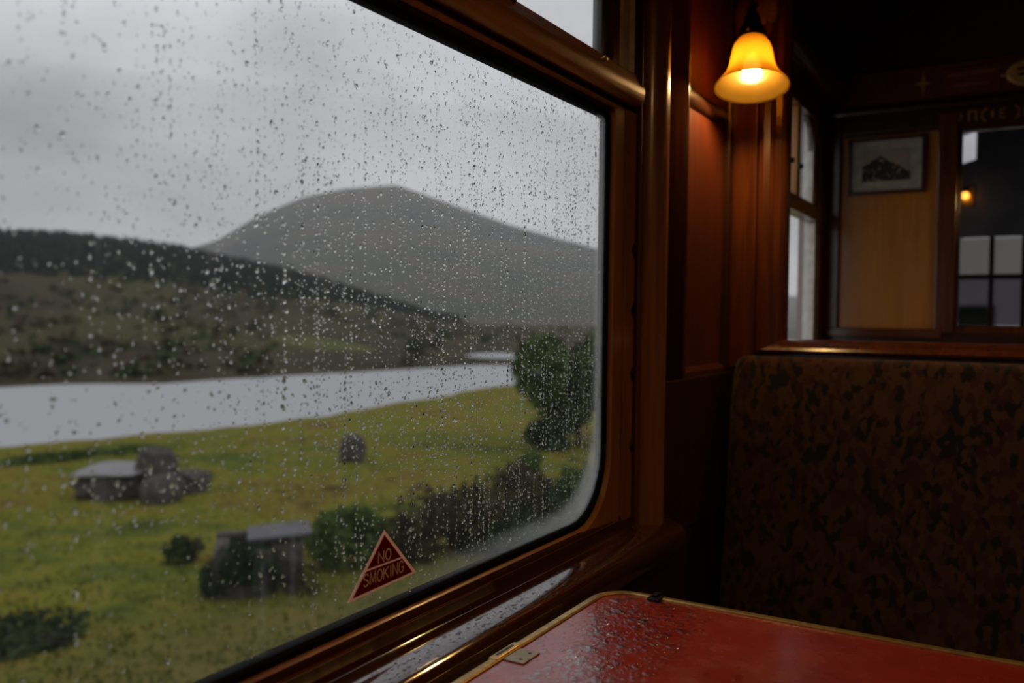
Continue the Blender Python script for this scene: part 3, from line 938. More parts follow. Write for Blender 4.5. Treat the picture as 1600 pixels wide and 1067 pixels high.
# ------------------------------------------------------------------ seat
def build_seat():
    s = empty('bench_seat', (0.6, 1.95, 0))
    tag(s, 'high-backed bench seat in dark leaf-patterned moquette below the partition', 'seat')
    # backrest: swept side profile (y,z) with rounded top, then rounded ends
    prof = [(2.298, 0.40), (2.298, 1.080)] + [(2.262 + 0.036 * math.cos(a), 1.066 + 0.030 * math.sin(a)) for a in np.linspace(0.4, PI - 0.2, 10)]
    prof += [(2.212, 1.03), (2.196, 0.98), (2.178, 0.85), (2.150, 0.65), (2.120, 0.50), (2.110, 0.42)]
    x0, x1 = 0.058, 1.20
    V, F = [], []
    n = len(prof)
    cy, cz = 2.25, 0.75
    lay = [(x0, 0.86), (x0 + 0.004, 0.94), (x0 + 0.014, 0.985), (x0 + 0.03, 1.0), (x1 - 0.03, 1.0), (x1 - 0.014, 0.985), (x1 - 0.004, 0.94), (x1, 0.86)]
    for x, k in lay:
        for y, z in prof:
            yy = 2.298 + (y - 2.298) * k
            zz = z if z < 0.9 else 0.9 + (z - 0.9) * (0.88 + 0.12 * (k - 0.86) / 0.14)
            V.append((x, yy, zz))
    for a in range(len(lay) - 1):
        for i in range(n):
            F.append((a * n + i, a * n + (i + 1) % n, (a + 1) * n + (i + 1) % n, (a + 1) * n + i))
    F += [tuple(range(n)), tuple(range((len(lay) - 1) * n, len(lay) * n))]
    o = mesh('backrest', V, F, M_MOQ, s, True)
    o.data.set_sharp_from_angle(angle=math.radians(60))
    box('seat_cushion', 0.058, 1.20, 1.62, 2.16, 0.32, 0.46, M_MOQ, s, 0.035, 4)
    box('seat_base', 0.07, 1.19, 1.68, 2.29, 0.0, 0.32, W_DARK, s, 0.004)
build_seat()

# ------------------------------------------------------------------ table
ZTAB = 0.744
def rrect(x0, x1, y0, y1, r, n=10):
    p = []
    for cx, cy, a in ((x1 - r, y1 - r, 0), (x0 + r, y1 - r, PI / 2), (x0 + r, y0 + r, PI), (x1 - r, y0 + r, 1.5 * PI)):
        p += arc(cx, cy, r, a, a + PI / 2, n)
    return p

def build_table():
    t = empty('table', (0.52, 0.95, 0))
    tag(t, 'red-topped carriage table with brass edging, wet under the window', 'table')
    X0, X1, Y0, Y1 = 0.120, 0.98, 0.60, 1.328
    def loop(i, z):
        return [(x, y, z) for x, y in rrect(X0 + i, X1 - i, Y0 + i, Y1 - i, max(0.062 - i, 0.02))]
    def loft(name, levels, mat, cap0, cap1, closed=False):
        V = []; F = []
        for i, z in levels: V += loop(i, z)
        n = len(V) // len(levels); m = len(levels)
        for a in range(m if closed else m - 1):
            b = (a + 1) % m
            for i in range(n):
                F.append((a * n + i, a * n + (i + 1) % n, b * n + (i + 1) % n, b * n + i))
        if cap0: F.append(tuple(range(n)))
        if cap1: F.append(tuple(range((m - 1) * n, m * n)))
        o = mesh(name, V, F, mat, t)
        return o
    loft('tabletop', [(0.0155, ZTAB - 0.026), (0.0155, ZTAB - 0.001)], M_TABLE, True, True)
    e = loft('brass_edging', [(0.002, ZTAB - 0.026), (0.0, ZTAB - 0.022), (0.0, ZTAB - 0.001), (0.0025, ZTAB + 0.0016), (0.0125, ZTAB + 0.0022),
                              (0.0150, ZTAB + 0.0006), (0.0150, ZTAB - 0.026)], M_BRASS, False, False, True)
    e.data.polygons.foreach_set('use_smooth', [True] * len(e.data.polygons)); e.data.set_sharp_from_angle(angle=math.radians(35))
    # hinge leaf let into the top, its knuckle across the edging
    h = box('hinge', 0.1362, 0.166, 0.972, 1.016, ZTAB - 0.0008, ZTAB + 0.0012, M_PLATE, t, 0.0008)
    for x, y in ((0.156, 0.982), (0.156, 1.006)):
        lathe('screw', [(0.0, 0.0006), (0.0022, 0.0004), (0.0026, 0.0)], M_BLACK, Matrix.Translation((x, y, ZTAB + 0.0012)), 10, h)
    box('hinge_knuckle', 0.1195, 0.133, 0.960, 1.026, ZTAB - 0.004, ZTAB + 0.0036, M_BRASS, t, 0.002)
    box('hinge_pin', 0.1235, 0.1275, 0.972, 1.014, ZTAB + 0.0035, ZTAB + 0.0040, M_BLACK, t)
    # black spring catch on the far edge
    c = box('catch', 0.202, 0.222, 1.298, 1.322, ZTAB + 0.0005, ZTAB + 0.004, M_BLACK, t, 0.001)
    box('catch_lug', 0.207, 0.216, 1.308, 1.326, ZTAB + 0.004, ZTAB + 0.008, M_BLACK, c, 0.001)
    box('wall_bracket', 0.03, 0.14, 0.80, 1.20, ZTAB - 0.075, ZTAB - 0.027, W_DARK, t, 0.003)
    tube('leg', [(0.80, 0.96, 0.0), (0.80, 0.96, ZTAB - 0.026)], 0.024, M_BRONZE, t, 16)
    box('foot', 0.70, 0.90, 0.86, 1.06, 0.0, 0.018, M_BRONZE, t, 0.004)
build_table()

# ------------------------------------------------------------------ lamp
def build_lamp(pendant=False):
    """bracket lamp in its own frame: rose at the origin on a face looking to -Y"""
    C = Vector((0.052, -0.22, -0.252))
    l = empty('ceiling_lamp' if pendant else 'wall_lamp', (0, 0, 0))
    # hangs slightly tilted, mouth towards the room
    if pendant:
        C = Vector((0, 0, -0.45))
    T = Matrix.Translation(C) if pendant else Matrix.Translation(C) @ Matrix.Rotation(math.radians(-12), 4, 'X') @ Matrix.Rotation(math.radians(-4), 4, 'Y')
    outer = [(0.0865, 0.000), (0.0850, 0.004), (0.0770, 0.014), (0.0670, 0.026), (0.0585, 0.040), (0.0530, 0.056), (0.0495, 0.074),
             (0.0465, 0.092), (0.0415, 0.108), (0.0335, 0.121), (0.0230, 0.128)]
    inner = [(max(r - 0.003, 0.004), z + (0.001 if i else 0.002)) for i, (r, z) in enumerate(outer)][::-1]
    lathe('lamp_shade', outer + inner, M_SHADE, T, 56, l, True)
    k = 0.034 if pendant else 0.0205
    b = [(k * math.cos(a), 0.036 + k * math.sin(a)) for a in np.linspace(-PI / 2, 0, 9)]
    b += [(k * math.cos(a), 0.058 + k * math.sin(a)) for a in np.linspace(0, PI / 2 * 0.7, 7)] + [(0.010, 0.084), (0.0, 0.0845)]
    b[0] = (0.0, b[0][1])
    tag(lathe('bulb', b, M_BULB, T, 24, l), 'glowing round bulb')
    sk = [(0.0, 0.086), (0.020, 0.086), (0.022, 0.126), (0.032, 0.128), (0.032, 0.134), (0.024, 0.137), (0.024, 0.142), (0.028, 0.146), (0.027, 0.152), (0.021, 0.158),
          (0.019, 0.176), (0.012, 0.192), (0.008, 0.210), (0.0, 0.212)]
    lathe('socket', sk, M_BRONZE, T, 28, l)
    for k in range(3):
        a = 2 * PI * k / 3 + 0.5
        p = T @ Vector((0.034 * math.cos(a), 0.034 * math.sin(a), 0.1325))
        lathe('gallery_screw', [(0, -0.004), (0.004, -0.003), (0.004, 0.003), (0, 0.004)], M_BRASS, Matrix.Translation(p), 10, l)
    top = T @ Vector((0, 0, 0.208))
    if pendant:
        tube('rod', [top, (0, 0, -0.004)], 0.0065, M_BRONZE, l, 12)
        lathe('ceiling_rose', [(0.0, -0.022), (0.03, -0.018), (0.055, -0.006), (0.06, 0.0), (0.0, 0.0)], M_ROSE, Matrix(), 36, l)
        return l
    tube('bracket_arm', bezier(top, top + Vector((0, 0.01, 0.07)), (0.010, -0.10, 0.04), (0.0, -0.008, 0.0)), 0.0065, M_BRONZE, l, 12)
    lathe('added_rose', [(0.0, 0.024), (0.012, 0.022), (0.024, 0.015), (0.046, 0.011), (0.058, 0.006), (0.060, 0.0), (0.0, 0.0)], M_ROSE,  # added rose, a solid form for the lamp's reflections behind it
          Matrix.Rotation(PI / 2, 4, 'X'), 36, l)
    return l
M_ROSE = plain('polished_brass_rose', (0.55, 0.30, 0.07), 0.28, 0.6)
LAMP = build_lamp()
lamp2 = LAMP.copy(); COL.objects.link(lamp2)
for ch in list(LAMP.children):
    c = ch.copy(); COL.objects.link(c); c.parent = lamp2
LAMP.location = (0.080, 2.300, 1.985)
tag(LAMP, 'lit amber glass bell lamp hanging on a bronze bracket beside the wet window', 'lamp', 'bell lamps of the carriage')
lamp2.location = (1.29, 2.371, 1.985); lamp2.rotation_euler = (0, 0, PI)
tag(lamp2, 'amber bell lamp on the far face of the aisle post beyond the partition', 'lamp', 'bell lamps of the carriage')
lamp3 = build_lamp(True)
lamp3.location = (1.18, 0.70, 2.447)
tag(lamp3, 'amber bell lamp hanging from the ceiling over the aisle end of the table', 'lamp', 'bell lamps of the carriage')

# ------------------------------------------------------------------ no smoking sticker on the glass
FONT = {  # strokes on a 0..1 box
    'N': [[(0, 0), (0, 1), (1, 0), (1, 1)]],
    'O': [[(0.5 + 0.5 * math.cos(a), 0.5 + 0.5 * math.sin(a)) for a in np.linspace(0, 2 * PI, 21)]],
    'S': [[(0.95, 0.80), (0.75, 0.97), (0.5, 1.0), (0.2, 0.95), (0.04, 0.78), (0.15, 0.60), (0.5, 0.51), (0.85, 0.40), (0.97, 0.22), (0.80, 0.05), (0.5, 0.0), (0.22, 0.03), (0.04, 0.20)]],
    'M': [[(0, 0), (0.10, 1), (0.5, 0.15), (0.90, 1), (1, 0)]],
    'K': [[(0, 0), (0, 1)], [(0.95, 1), (0.02, 0.42)], [(0.30, 0.60), (1, 0)]],
    'I': [[(0.5, 0), (0.5, 1)]],
    'G': [[(0.93, 0.80), (0.72, 0.97), (0.5, 1.0), (0.2, 0.92), (0.02, 0.6), (0.02, 0.4), (0.2, 0.08), (0.5, 0.0), (0.80, 0.05), (0.95, 0.20), (0.95, 0.46), (0.55, 0.46)]],
}
def build_sticker():
    s = empty('no_smoking_sticker', (0.0, 0.89, 0.836))
    tag(s, 'maroon triangular NO SMOKING sticker low on the rainy window', 'sticker')
    A, B, C = (0.894, 0.911), (0.9635, 0.8385), (0.8235, 0.8345)
    def slab(name, poly, x0, x1, mat, parent=s):
        n = len(poly)
        V = [(x0, y, z) for y, z in poly] + [(x1, y, z) for y, z in poly]
        F = [tuple(range(n)), tuple(range(n, 2 * n))] + [(i, (i + 1) % n, n + (i + 1) % n, n + i) for i in range(n)]
        return mesh(name, V, F, mat, parent)
    slab('backing', [A, B, C], 0.0002, 0.0006, M_LINE)
    cx, cz = (A[0] + B[0] + C[0]) / 3, (A[1] + B[1] + C[1]) / 3
    k = 0.87
    a, b, c = [(cx + (p[0] - cx) * k, cz + (p[1] - cz) * k) for p in (A, B, C)]
    # two maroon fields with the pale dividing bar between
    zl = 0.8665
    def cut(p, q, z):
        f = (z - p[1]) / (q[1] - p[1]); return (p[0] + (q[0] - p[0]) * f, z)
    slab('upper_field', [a, cut(a, b, zl + 0.0012), cut(a, c, zl + 0.0012)], 0.0006, 0.0009, M_RED)
    slab('lower_field', [cut(a, c, zl - 0.0012), cut(a, b, zl - 0.0012), b, c], 0.0006, 0.0009, M_RED)
    def text(word, yc, z0, h, w, gap, wd):
        adv = [w * (0.35 if ch == 'I' else 1.15 if ch == 'M' else 1) for ch in word]
        tot = sum(adv) + gap * (len(word) - 1)
        y = yc - tot / 2
        for ch, ww in zip(word, adv):
            V, F = [], []
            for st in FONT[ch]:
                pts = [(y + (px if ch != 'I' else 0.5) * ww, z0 + pz * h) for px, pz in st]
                n = len(pts); base = len(V)
                for i, p in enumerate(pts):
                    p0 = pts[max(i - 1, 0)]; p1 = pts[min(i + 1, n - 1)]
                    if ch == 'O' and i in (0, n - 1): p0, p1 = pts[-2], pts[1]
                    if 0 < i < n - 1:
                        d0 = Vector((p[0] - p0[0], p[1] - p0[1])).normalized(); d1 = Vector((p1[0] - p[0], p1[1] - p[1])).normalized()
                        d = d0 + d1
                        d = d.normalized() if d.length > 0.2 else d0
                        ms = 1 / max(0.45, d.dot(d0))
                    else:
                        d = Vector((p1[0] - p0[0], p1[1] - p0[1])).normalized(); ms = 1
                    o = Vector((-d.y, d.x)) * wd / 2 * ms
                    for x in (0.0009, 0.0012):
                        V += [(x, p[0] + o.x, p[1] + o.y), (x, p[0] - o.x, p[1] - o.y)]
                for i in range(n - 1):
                    q = base + i * 4
                    F += [(q, q + 1, q + 5, q + 4), (q + 2, q + 3, q + 7, q + 6), (q, q + 2, q + 6, q + 4), (q + 1, q + 3, q + 7, q + 5)]
                q = base + (n - 1) * 4
                F += [(base, base + 1, base + 3, base + 2), (q, q + 1, q + 3, q + 2)]
            mesh('letter', V, F, M_LINE, s)
            y += ww + gap
    text('NO', 0.8945, 0.8705, 0.0140, 0.0105, 0.0042, 0.0018)
    text('SMOKING', 0.8935, 0.8470, 0.0150, 0.0098, 0.0030, 0.0018)
build_sticker()

# ------------------------------------------------------------------ landscape
AZ_N = [20, 25.7, 27.3, 30.65, 34.8, 40.9, 46.9, 51.7, 60.8, 75]
D_N = [190, 142, 124, 104, 88, 72.5, 65.5, 62, 60, 60]
AZ_F = [20, 28.2, 32.7, 36.9, 41, 46.9, 52.4, 57.6, 60.8, 75]
D_F = [215, 142, 143, 132, 123, 114, 106, 108, 106, 106]
AZ_H = [20, 28, 32.4, 35.7, 39, 43, 46.9, 51.7, 56.6, 60.8, 66.6, 80]
S_H = [-0.012, -0.012, -0.012, -0.006, 0.0117, 0.032, 0.048, 0.0625, 0.0702, 0.0716, 0.0715, 0.068]
AZ_M = [5, 18, 24.8, 26.6, 30.8, 34.9, 38.2, 41.4, 44.2, 46.9, 49.1, 54.2, 60, 80]
S_M = [0.015, 0.03, 0.0757, 0.0842, 0.1037, 0.1278, 0.1449, 0.1387, 0.1262, 0.1034, 0.0777, 0.045, 0.03, 0.03]
Z_LAKE = EYE.z - 8.0
rs = np.random.RandomState(7)
_ph = rs.rand(8, 2) * 6.28
def wob(x, y, s):
    v = 0
    for i in range(8):
        a = i * 0.9 + 0.3; f = (0.6 + 0.35 * i) / s
        v += math.sin((x * math.cos(a) + y * math.sin(a)) * f + _ph[i, 0]) / (1 + 0.5 * i)
    return v * 0.35

def h_field(d, az):
    ds = np.interp(az, AZ_N, D_N)
    xs = [0, 3, 6, 12, 18, 30, 43, ds, ds + 12]
    hs = [2.2, 2.9, 3.8, 4.4, 4.9, 5.6, 6.2, 8.0, 9.2]
    return np.interp(d, xs, hs)

def field_z(d, az):
    x, y = EYE.x - d * math.sin(math.radians(az)), d * math.cos(math.radians(az))
    k = min(1.0, d / 30)
    return EYE.z - h_field(d, az) + k * (0.16 * wob(x, y, 3.0) + 0.08 * wob(x, y, 0.9))

def at(d, az, dz=0.0):
    return Vector((EYE.x - d * math.sin(math.radians(az)), d * math.cos(math.radians(az)), field_z(d, az) + dz))

def polar(name, azs, ds, zf, mat):
    V, F = [], []
    for a in azs:
        for d in ds:
            V.append((EYE.x - d * math.sin(math.radians(a)), d * math.cos(math.radians(a)), zf(d, a)))
    n = len(ds)
    for i in range(len(azs) - 1):
        for j in range(n - 1):
            F.append((i * n + j, i * n + j + 1, (i + 1) * n + j + 1, (i + 1) * n + j))
    o = mesh(name, V, F, mat, None, True)
    return o

S(polar('field', np.linspace(5, 100, 150), np.concatenate([np.linspace(3.2, 30, 60), np.linspace(31, 80, 50), np.linspace(83, 210, 30)]), field_z, M_FIELD),
  'wet green and yellow meadow sloping to the lake', 'field')

def hill_z(d, az):
    df = np.interp(az, AZ_F, D_F)
    crest = EYE.z + 330 * np.interp(az, AZ_H, S_H)
    base = Z_LAKE
    t = (d - df) / (330 - df)
    if d <= df:
        return base - (df - d) * 0.08
    x, y = -d * math.sin(math.radians(az)), d * math.cos(math.radians(az))
    if t <= 1:
        z = base + 0.5 * min(1, (d - df) / 6) + (crest - base) * (0.25 * t + 0.75 * t * t * (3 - 2 * t) )
        # backwater behind the low spit
        if 27.5 < az < 34.5:
            u = (d - 178) / 13; v = (az - 31.3) / 2.2
            z -= 3.0 * math.exp(-(u * u + v * v))
    else:
        z = crest - (d - 330) * 0.10
    return z + min(1, t * 4) * (0.5 * wob(x, y, 14) + 0.2 * wob(x, y, 5)) * (1 if az > 36 else 0.3)
S(polar('hillside', np.linspace(8, 95, 170), np.concatenate([np.linspace(100, 240, 60), np.linspace(244, 330, 20), np.linspace(335, 460, 8)]), hill_z, M_HILL),
  'dark moorland hillside rising from the far shore of the lake', 'hill')

def mtn_z(d, az):
    crest = EYE.z + 1300 * np.interp(az, AZ_M, S_M)
    t = (d - 380) / (1300 - 380)
    x, y = -d * math.sin(math.radians(az)), d * math.cos(math.radians(az))
    if t <= 1:
        z = -9 + (crest + 9) * (0.45 * t + 0.55 * t * t)
    else:
        z = crest - (d - 1300) * 0.25
    return z + min(1, t * 3) * (5 * wob(x, y, 90) + 2 * wob(x, y, 25)) * (0.5 if t > 0.9 else 1)
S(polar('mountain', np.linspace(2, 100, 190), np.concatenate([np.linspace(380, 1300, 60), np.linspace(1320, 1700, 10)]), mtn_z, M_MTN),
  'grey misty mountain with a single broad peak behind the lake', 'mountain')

def build_lake():
    V = [(-30, -30, Z_LAKE), (-30, 300, Z_LAKE), (-260, 300, Z_LAKE), (-260, -30, Z_LAKE)]
    S(mesh('lake', V, [(0, 1, 2, 3)], M_LAKE), 'pale grey lake lying between the meadow and the hills', 'lake')
build_lake()

# thin rain mist that thickens towards the mountain: a wedge lying along the slopes
def build_mist():
    V = []
    for d, zt in ((170, 22), (1750, 300)):
        for a in (4, 98):
            x, y = EYE.x - d * math.sin(math.radians(a)), d * math.cos(math.radians(a))
            V += [(x, y, -25), (x, y, zt)]
    # 0,1 near a4; 2,3 near a98; 4,5 far a4; 6,7 far a98 ; arc the near side
    F = [(0, 2, 3, 1), (4, 5, 7, 6), (0, 1, 5, 4), (2, 6, 7, 3), (0, 4, 6, 2), (1, 3, 7, 5)]
    o = mesh('rain_mist', V, F, M_HAZE)
    tag(o, 'thin grey rain mist hanging in front of the mountain', 'mist', kind='stuff')
build_mist()

# conifer plantation along the hill crest: far too small to tell apart
def build_conifers():
    V, F = [], []
    for i in range(5200):
        az = rs.uniform(34, 82)
        cr = np.interp(az, AZ_H, S_H)
        lo = 215 + max(0, 46 - az) * 8
        if lo > 325: continue
        d = rs.uniform(lo, 345)
        z = hill_z(min(d, 330), az) - 0.5
        x, y = EYE.x - d * math.sin(math.radians(az)), d * math.cos(math.radians(az))
        hgt, r = rs.uniform(1.6, 3.8), rs.uniform(0.9, 1.8)
        b = len(V)
        for k in range(5):
            a = 1.257 * k + rs.rand()
            V.append((x + r * math.cos(a), y + r * math.sin(a), z))
        V.append((x, y, z + hgt))
        F += [(b + k, b + (k + 1) % 5, b + 5) for k in range(5)]
    o = mesh('conifer_plantation', V, F, M_CONIFER, None, False, False)
    tag(o, 'dark conifer plantation along the crest of the left hill', 'trees', kind='stuff')
build_conifers()

def build_scrub():
    for nm, mat, seed, lab in (('hillside_scrub', LEAVES['brown'], 5, 'russet scrub dotted over the hillside beyond the lake'),
                               ('hillside_bushes', LEAVES['dark'], 6, 'dark bushes dotted over the hillside beyond the lake')):
        r = np.random.RandomState(seed)
        V, F = [], []
        for i in range(420):
            az = r.uniform(25, 68)
            df = float(np.interp(az, AZ_F, D_F))
            d = df + 3 + (300 - df) * r.rand() ** 1.3
            z = hill_z(d, az)
            if z < Z_LAKE + 0.3 or (az < 35.5 and d < 205) or (38 < az < 46 and d < 190): continue
            x, y = EYE.x - d * math.sin(math.radians(az)), d * math.cos(math.radians(az))
            R0 = r.uniform(0.5, 1.6)
            for k in range(9):
                q = r.normal(0, 1, 3) * (R0 * 0.6, R0 * 0.6, R0 * 0.3)
                u = r.normal(0, 1, 3); u /= np.linalg.norm(u)
                w = np.cross(u, r.normal(0, 1, 3)); w /= np.linalg.norm(w)
                p = np.array([x, y, z + R0 * 0.35]) + q
                t = R0 * 0.55
                b = len(V)
                V += [tuple(p - u * t), tuple(p + w * t * 0.7), tuple(p + u * t), tuple(p - w * t * 0.7)]
                F.append((b, b + 1, b + 2, b + 3))
        tag(mesh(nm, V, F, mat, None, False, False), lab, 'scrub', kind='stuff')
build_scrub()

def build_grass():
    V, F = [], []
    for i in range(15000):
        u = rs.rand()
        d = 9 + 40 * u ** 1.5
        az = rs.uniform(18, 68)
        p = at(d, az, -0.03)
        hgt = rs.uniform(0.04, 0.11) * (1.8 if rs.rand() < 0.06 else 1)
        for k in range(2):
            a = rs.rand() * 6.28
            w = rs.uniform(0.02, 0.05)
            ox, oy = rs.normal(0, 0.06, 2)
            lx, ly = rs.normal(0, 0.05, 2)
            b = len(V)
            V += [(p.x + ox - w * math.cos(a), p.y + oy - w * math.sin(a), p.z), (p.x + ox + w * math.cos(a), p.y + oy + w * math.sin(a), p.z), (p.x + ox + lx, p.y + oy + ly, p.z + hgt)]
            F.append((b, b + 1, b + 2))
    o = mesh('meadow_grass', V, F, M_GRASS, bpy.data.objects['field'], False, False)
    tag(o, 'tufts of short wet grass over the meadow', None, kind='stuff')
build_grass()

def rock(name, c, size, seed, mat, rz=0.0, sub=3, boxy=0.0, parent=None):
    bm = bmesh.new()
    bmesh.ops.create_icosphere(bm, subdivisions=sub, radius=1.0)
    r2 = np.random.RandomState(seed)
    ph = r2.rand(6, 4) * 6.28
    for v in bm.verts:
        p = v.co.copy()
        if boxy:
            m = max(abs(p.x), abs(p.y), abs(p.z))
            p = p.lerp(p / m, boxy)
        k = 1.0
        for i in range(6):
            q = ph[i]
            k += 0.055 * math.sin(p.x * (1.5 + i) + q[0]) * math.sin(p.y * (1.7 + i) + q[1]) * math.sin(p.z * (1.4 + i) + q[2])
        v.co = Vector((p.x * size[0] * k, p.y * size[1] * k, p.z * size[2] * k))
        v.co.rotate(Matrix.Rotation(rz, 3, 'Z'))
        v.co += Vector(c)
    me = bpy.data.meshes.new(name)
    bm.to_mesh(me); bm.free()
    return link(name, me, mat, parent)

def build_ruin():
    g = 'stones of the ruined enclosure'
    # long low tomb-like block with a pale slab on top
    e = empty('stone_trough', at(29.7, 54.9))
    tag(e, 'long low stone block with a pale flat slab top, left of the ruin', 'stone', g)
    p = at(29.6, 54.7)
    rock('block', p + Vector((0, 0, 0.32)), (0.95, 1.15, 0.45), 3, M_STONE, 0.5, 3, 0.75, e)
    rock('slab', p + Vector((0, 0, 0.80)), (1.02, 1.22, 0.055), 4, M_SLATE, 0.5, 3, 0.8, e)
    p = at(29.2, 52.6)
    tag(rock('standing_stone', p + Vector((0, 0, 0.62)), (0.52, 0.60, 0.88), 11, M_STONE, 0.3, 3, 0.45), 'tall upright stone rising behind the middle of the ruin', 'stone', g)
    p = at(27.7, 52.3)
    tag(rock('boulder', p + Vector((0, 0, 0.30)), (0.50, 0.62, 0.50), 12, M_STONE, 0.2, 3, 0.3), 'rounded pale boulder in front of the tall upright stone', 'boulder', g)
    p = at(29.2, 50.9)
    tag(rock('stone_block', p + Vector((0, 0, 0.26)), (0.62, 0.55, 0.42), 13, M_STONE, 0.5, 3, 0.7), 'squat square stone at the right end of the ruin', 'stone', g)
    p = at(35.6, 40.85)
    tag(rock('boulder', p + Vector((0, 0, 0.42)), (0.50, 0.55, 0.66), 21, M_STONE, 0.4, 3, 0.35), 'lone grey boulder standing in the middle of the meadow', 'boulder')
build_ruin()

def foliage(name, c, rad, n, size, mat, parent, seed, lift=0.0, squash=1.0):
    r = np.random.RandomState(seed)
    lob = [(r.normal(0, 0.45, 3) * (1, 1, 0.7), r.uniform(0.45, 0.75)) for _ in range(7)]
    V, F = [], []
    while len(F) < n:
        lc, lr = lob[r.randint(7)]
        d = r.normal(0, 1, 3); d /= np.linalg.norm(d)
        q = lc + d * lr * r.uniform(0.6, 1.0)
        if q[2] < -0.95: continue
        p = np.array([c[0] + q[0] * rad[0], c[1] + q[1] * rad[1], c[2] + q[2] * rad[2]])
        u = r.normal(0, 1, 3); u /= np.linalg.norm(u)
        w = np.cross(u, r.normal(0, 1, 3)); w /= np.linalg.norm(w)
        s = size * r.uniform(0.6, 1.4)
        b = len(V)
        V += [tuple(p - u * s), tuple(p + w * s * 0.55), tuple(p + u * s), tuple(p - w * s * 0.55)]
        F.append((b, b + 1, b + 2, b + 3))
    return mesh(name, V, F, mat, parent, False, False)

def bush(name, d, az, rad, kind, label, cat, n=1500, size=0.09, seed=1, group=None, trunk=False, lift=None):
    base = at(d, az)
    e = empty(name, base)
    tag(e, label, cat, group)
    c = base + Vector((0, 0, rad[2] * (0.9 if lift is None else lift)))
    foliage('foliage', c, rad, n, size, LEAVES[kind], e, seed)
    r = random.Random(seed)
    if trunk:
        tube('trunk', [base + Vector((0, 0, -0.1)), base + Vector((0.1, 0.05, c.z - base.z)), c + Vector((0, 0, rad[2] * 0.5))], [0.16, 0.10, 0.03], M_BARK, e, 8)
    for k in range(5):
        a = r.random() * 6.28
        tip = c + Vector((rad[0] * 0.7 * math.cos(a), rad[1] * 0.7 * math.sin(a), rad[2] * r.uniform(0.1, 0.7)))
        st = base + Vector((0.1 * math.cos(a), 0.1 * math.sin(a), 0.0 if not trunk else (c.z - base.z) * 0.6))
        tube('branch' if trunk else 'stem', [st, st.lerp(tip, 0.5) + Vector((0, 0, 0.1)), tip], [0.03, 0.02, 0.008], M_BARK, e, 6)

GB = 'bushes along the meadow edge'
bush('bush', 18.6, 50.9, (0.42, 0.42, 0.36), 'dark', 'small dark bush just left of the slate-roofed hut', 'bush', 900, 0.05, 31, GB)
bush('bush', 17.6, 42.2, (0.65, 0.65, 0.62), 'green', 'green bush just right of the slate-roofed hut', 'bush', 1600, 0.06, 32, GB)
bush('bush', 17.3, 40.0, (0.85, 0.75, 0.72), 'green', 'round green bush directly above the triangular sticker', 'bush', 2000, 0.06, 33, GB)
bush('bush', 17.6, 37.3, (0.70, 0.65, 0.60), 'brown', 'low russet bush between the green bush and the thicket', 'bush', 1500, 0.06, 34, GB)
bush('bush', 18.6, 34.2, (0.95, 0.85, 0.95), 'brown', 'tall russet thicket bush with a rounded dark top', 'bush', 2400, 0.07, 35, GB)
bush('bush', 18.2, 31.8, (0.8, 0.8, 0.75), 'dark', 'dark green bush filling the middle of the thicket', 'bush', 2000, 0.07, 36, GB)
bush('bush', 19.6, 29.8, (0.95, 0.9, 0.98), 'brown', 'bushy brown shrub with a pointed top in the thicket', 'bush', 2400, 0.07, 37, GB)
bush('bush', 19.6, 27.3, (0.95, 0.9, 0.80), 'dark', 'dark bush at the right end of the thicket by the window edge', 'bush', 2200, 0.07, 38, GB)
bush('bush', 21.5, 25.2, (0.9, 0.9, 0.9), 'green', 'bush half hidden behind the misted corner of the glass', 'bush', 1800, 0.07, 39, GB)
bush('bush', 40.5, 28.6, (1.2, 1.2, 0.85), 'dark', 'low dark bush at the foot of the lakeside tree', 'bush', 1600, 0.13, 40, GB)
bush('bush', 31.5, 29.4, (0.7, 0.7, 0.35), 'green', 'flat green bush below the lakeside tree', 'bush', 900, 0.10, 41, GB)
bush('bracken', 13.4, 60.6, (1.3, 1.3, 0.09), 'dark', 'low dark bracken at the bottom left corner of the view', 'bracken', 1600, 0.06, 44)
bush('rushes', 40.0, 57.6, (1.2, 2.6, 0.20), 'green', 'dark strip of rushes along the meadow behind the ruin', 'rushes', 1500, 0.10, 45)
bush('tree', 43.0, 26.3, (2.5, 2.5, 3.0), 'green', 'tall leafy tree by the lake at the right edge of the window', 'tree', 5200, 0.20, 42, None, True, 1.0)
bush('tree', 47.0, 24.0, (2.2, 2.2, 2.5), 'dark', 'darker tree behind the tall lakeside tree', 'tree', 3200, 0.20, 43, None, True, 1.0)

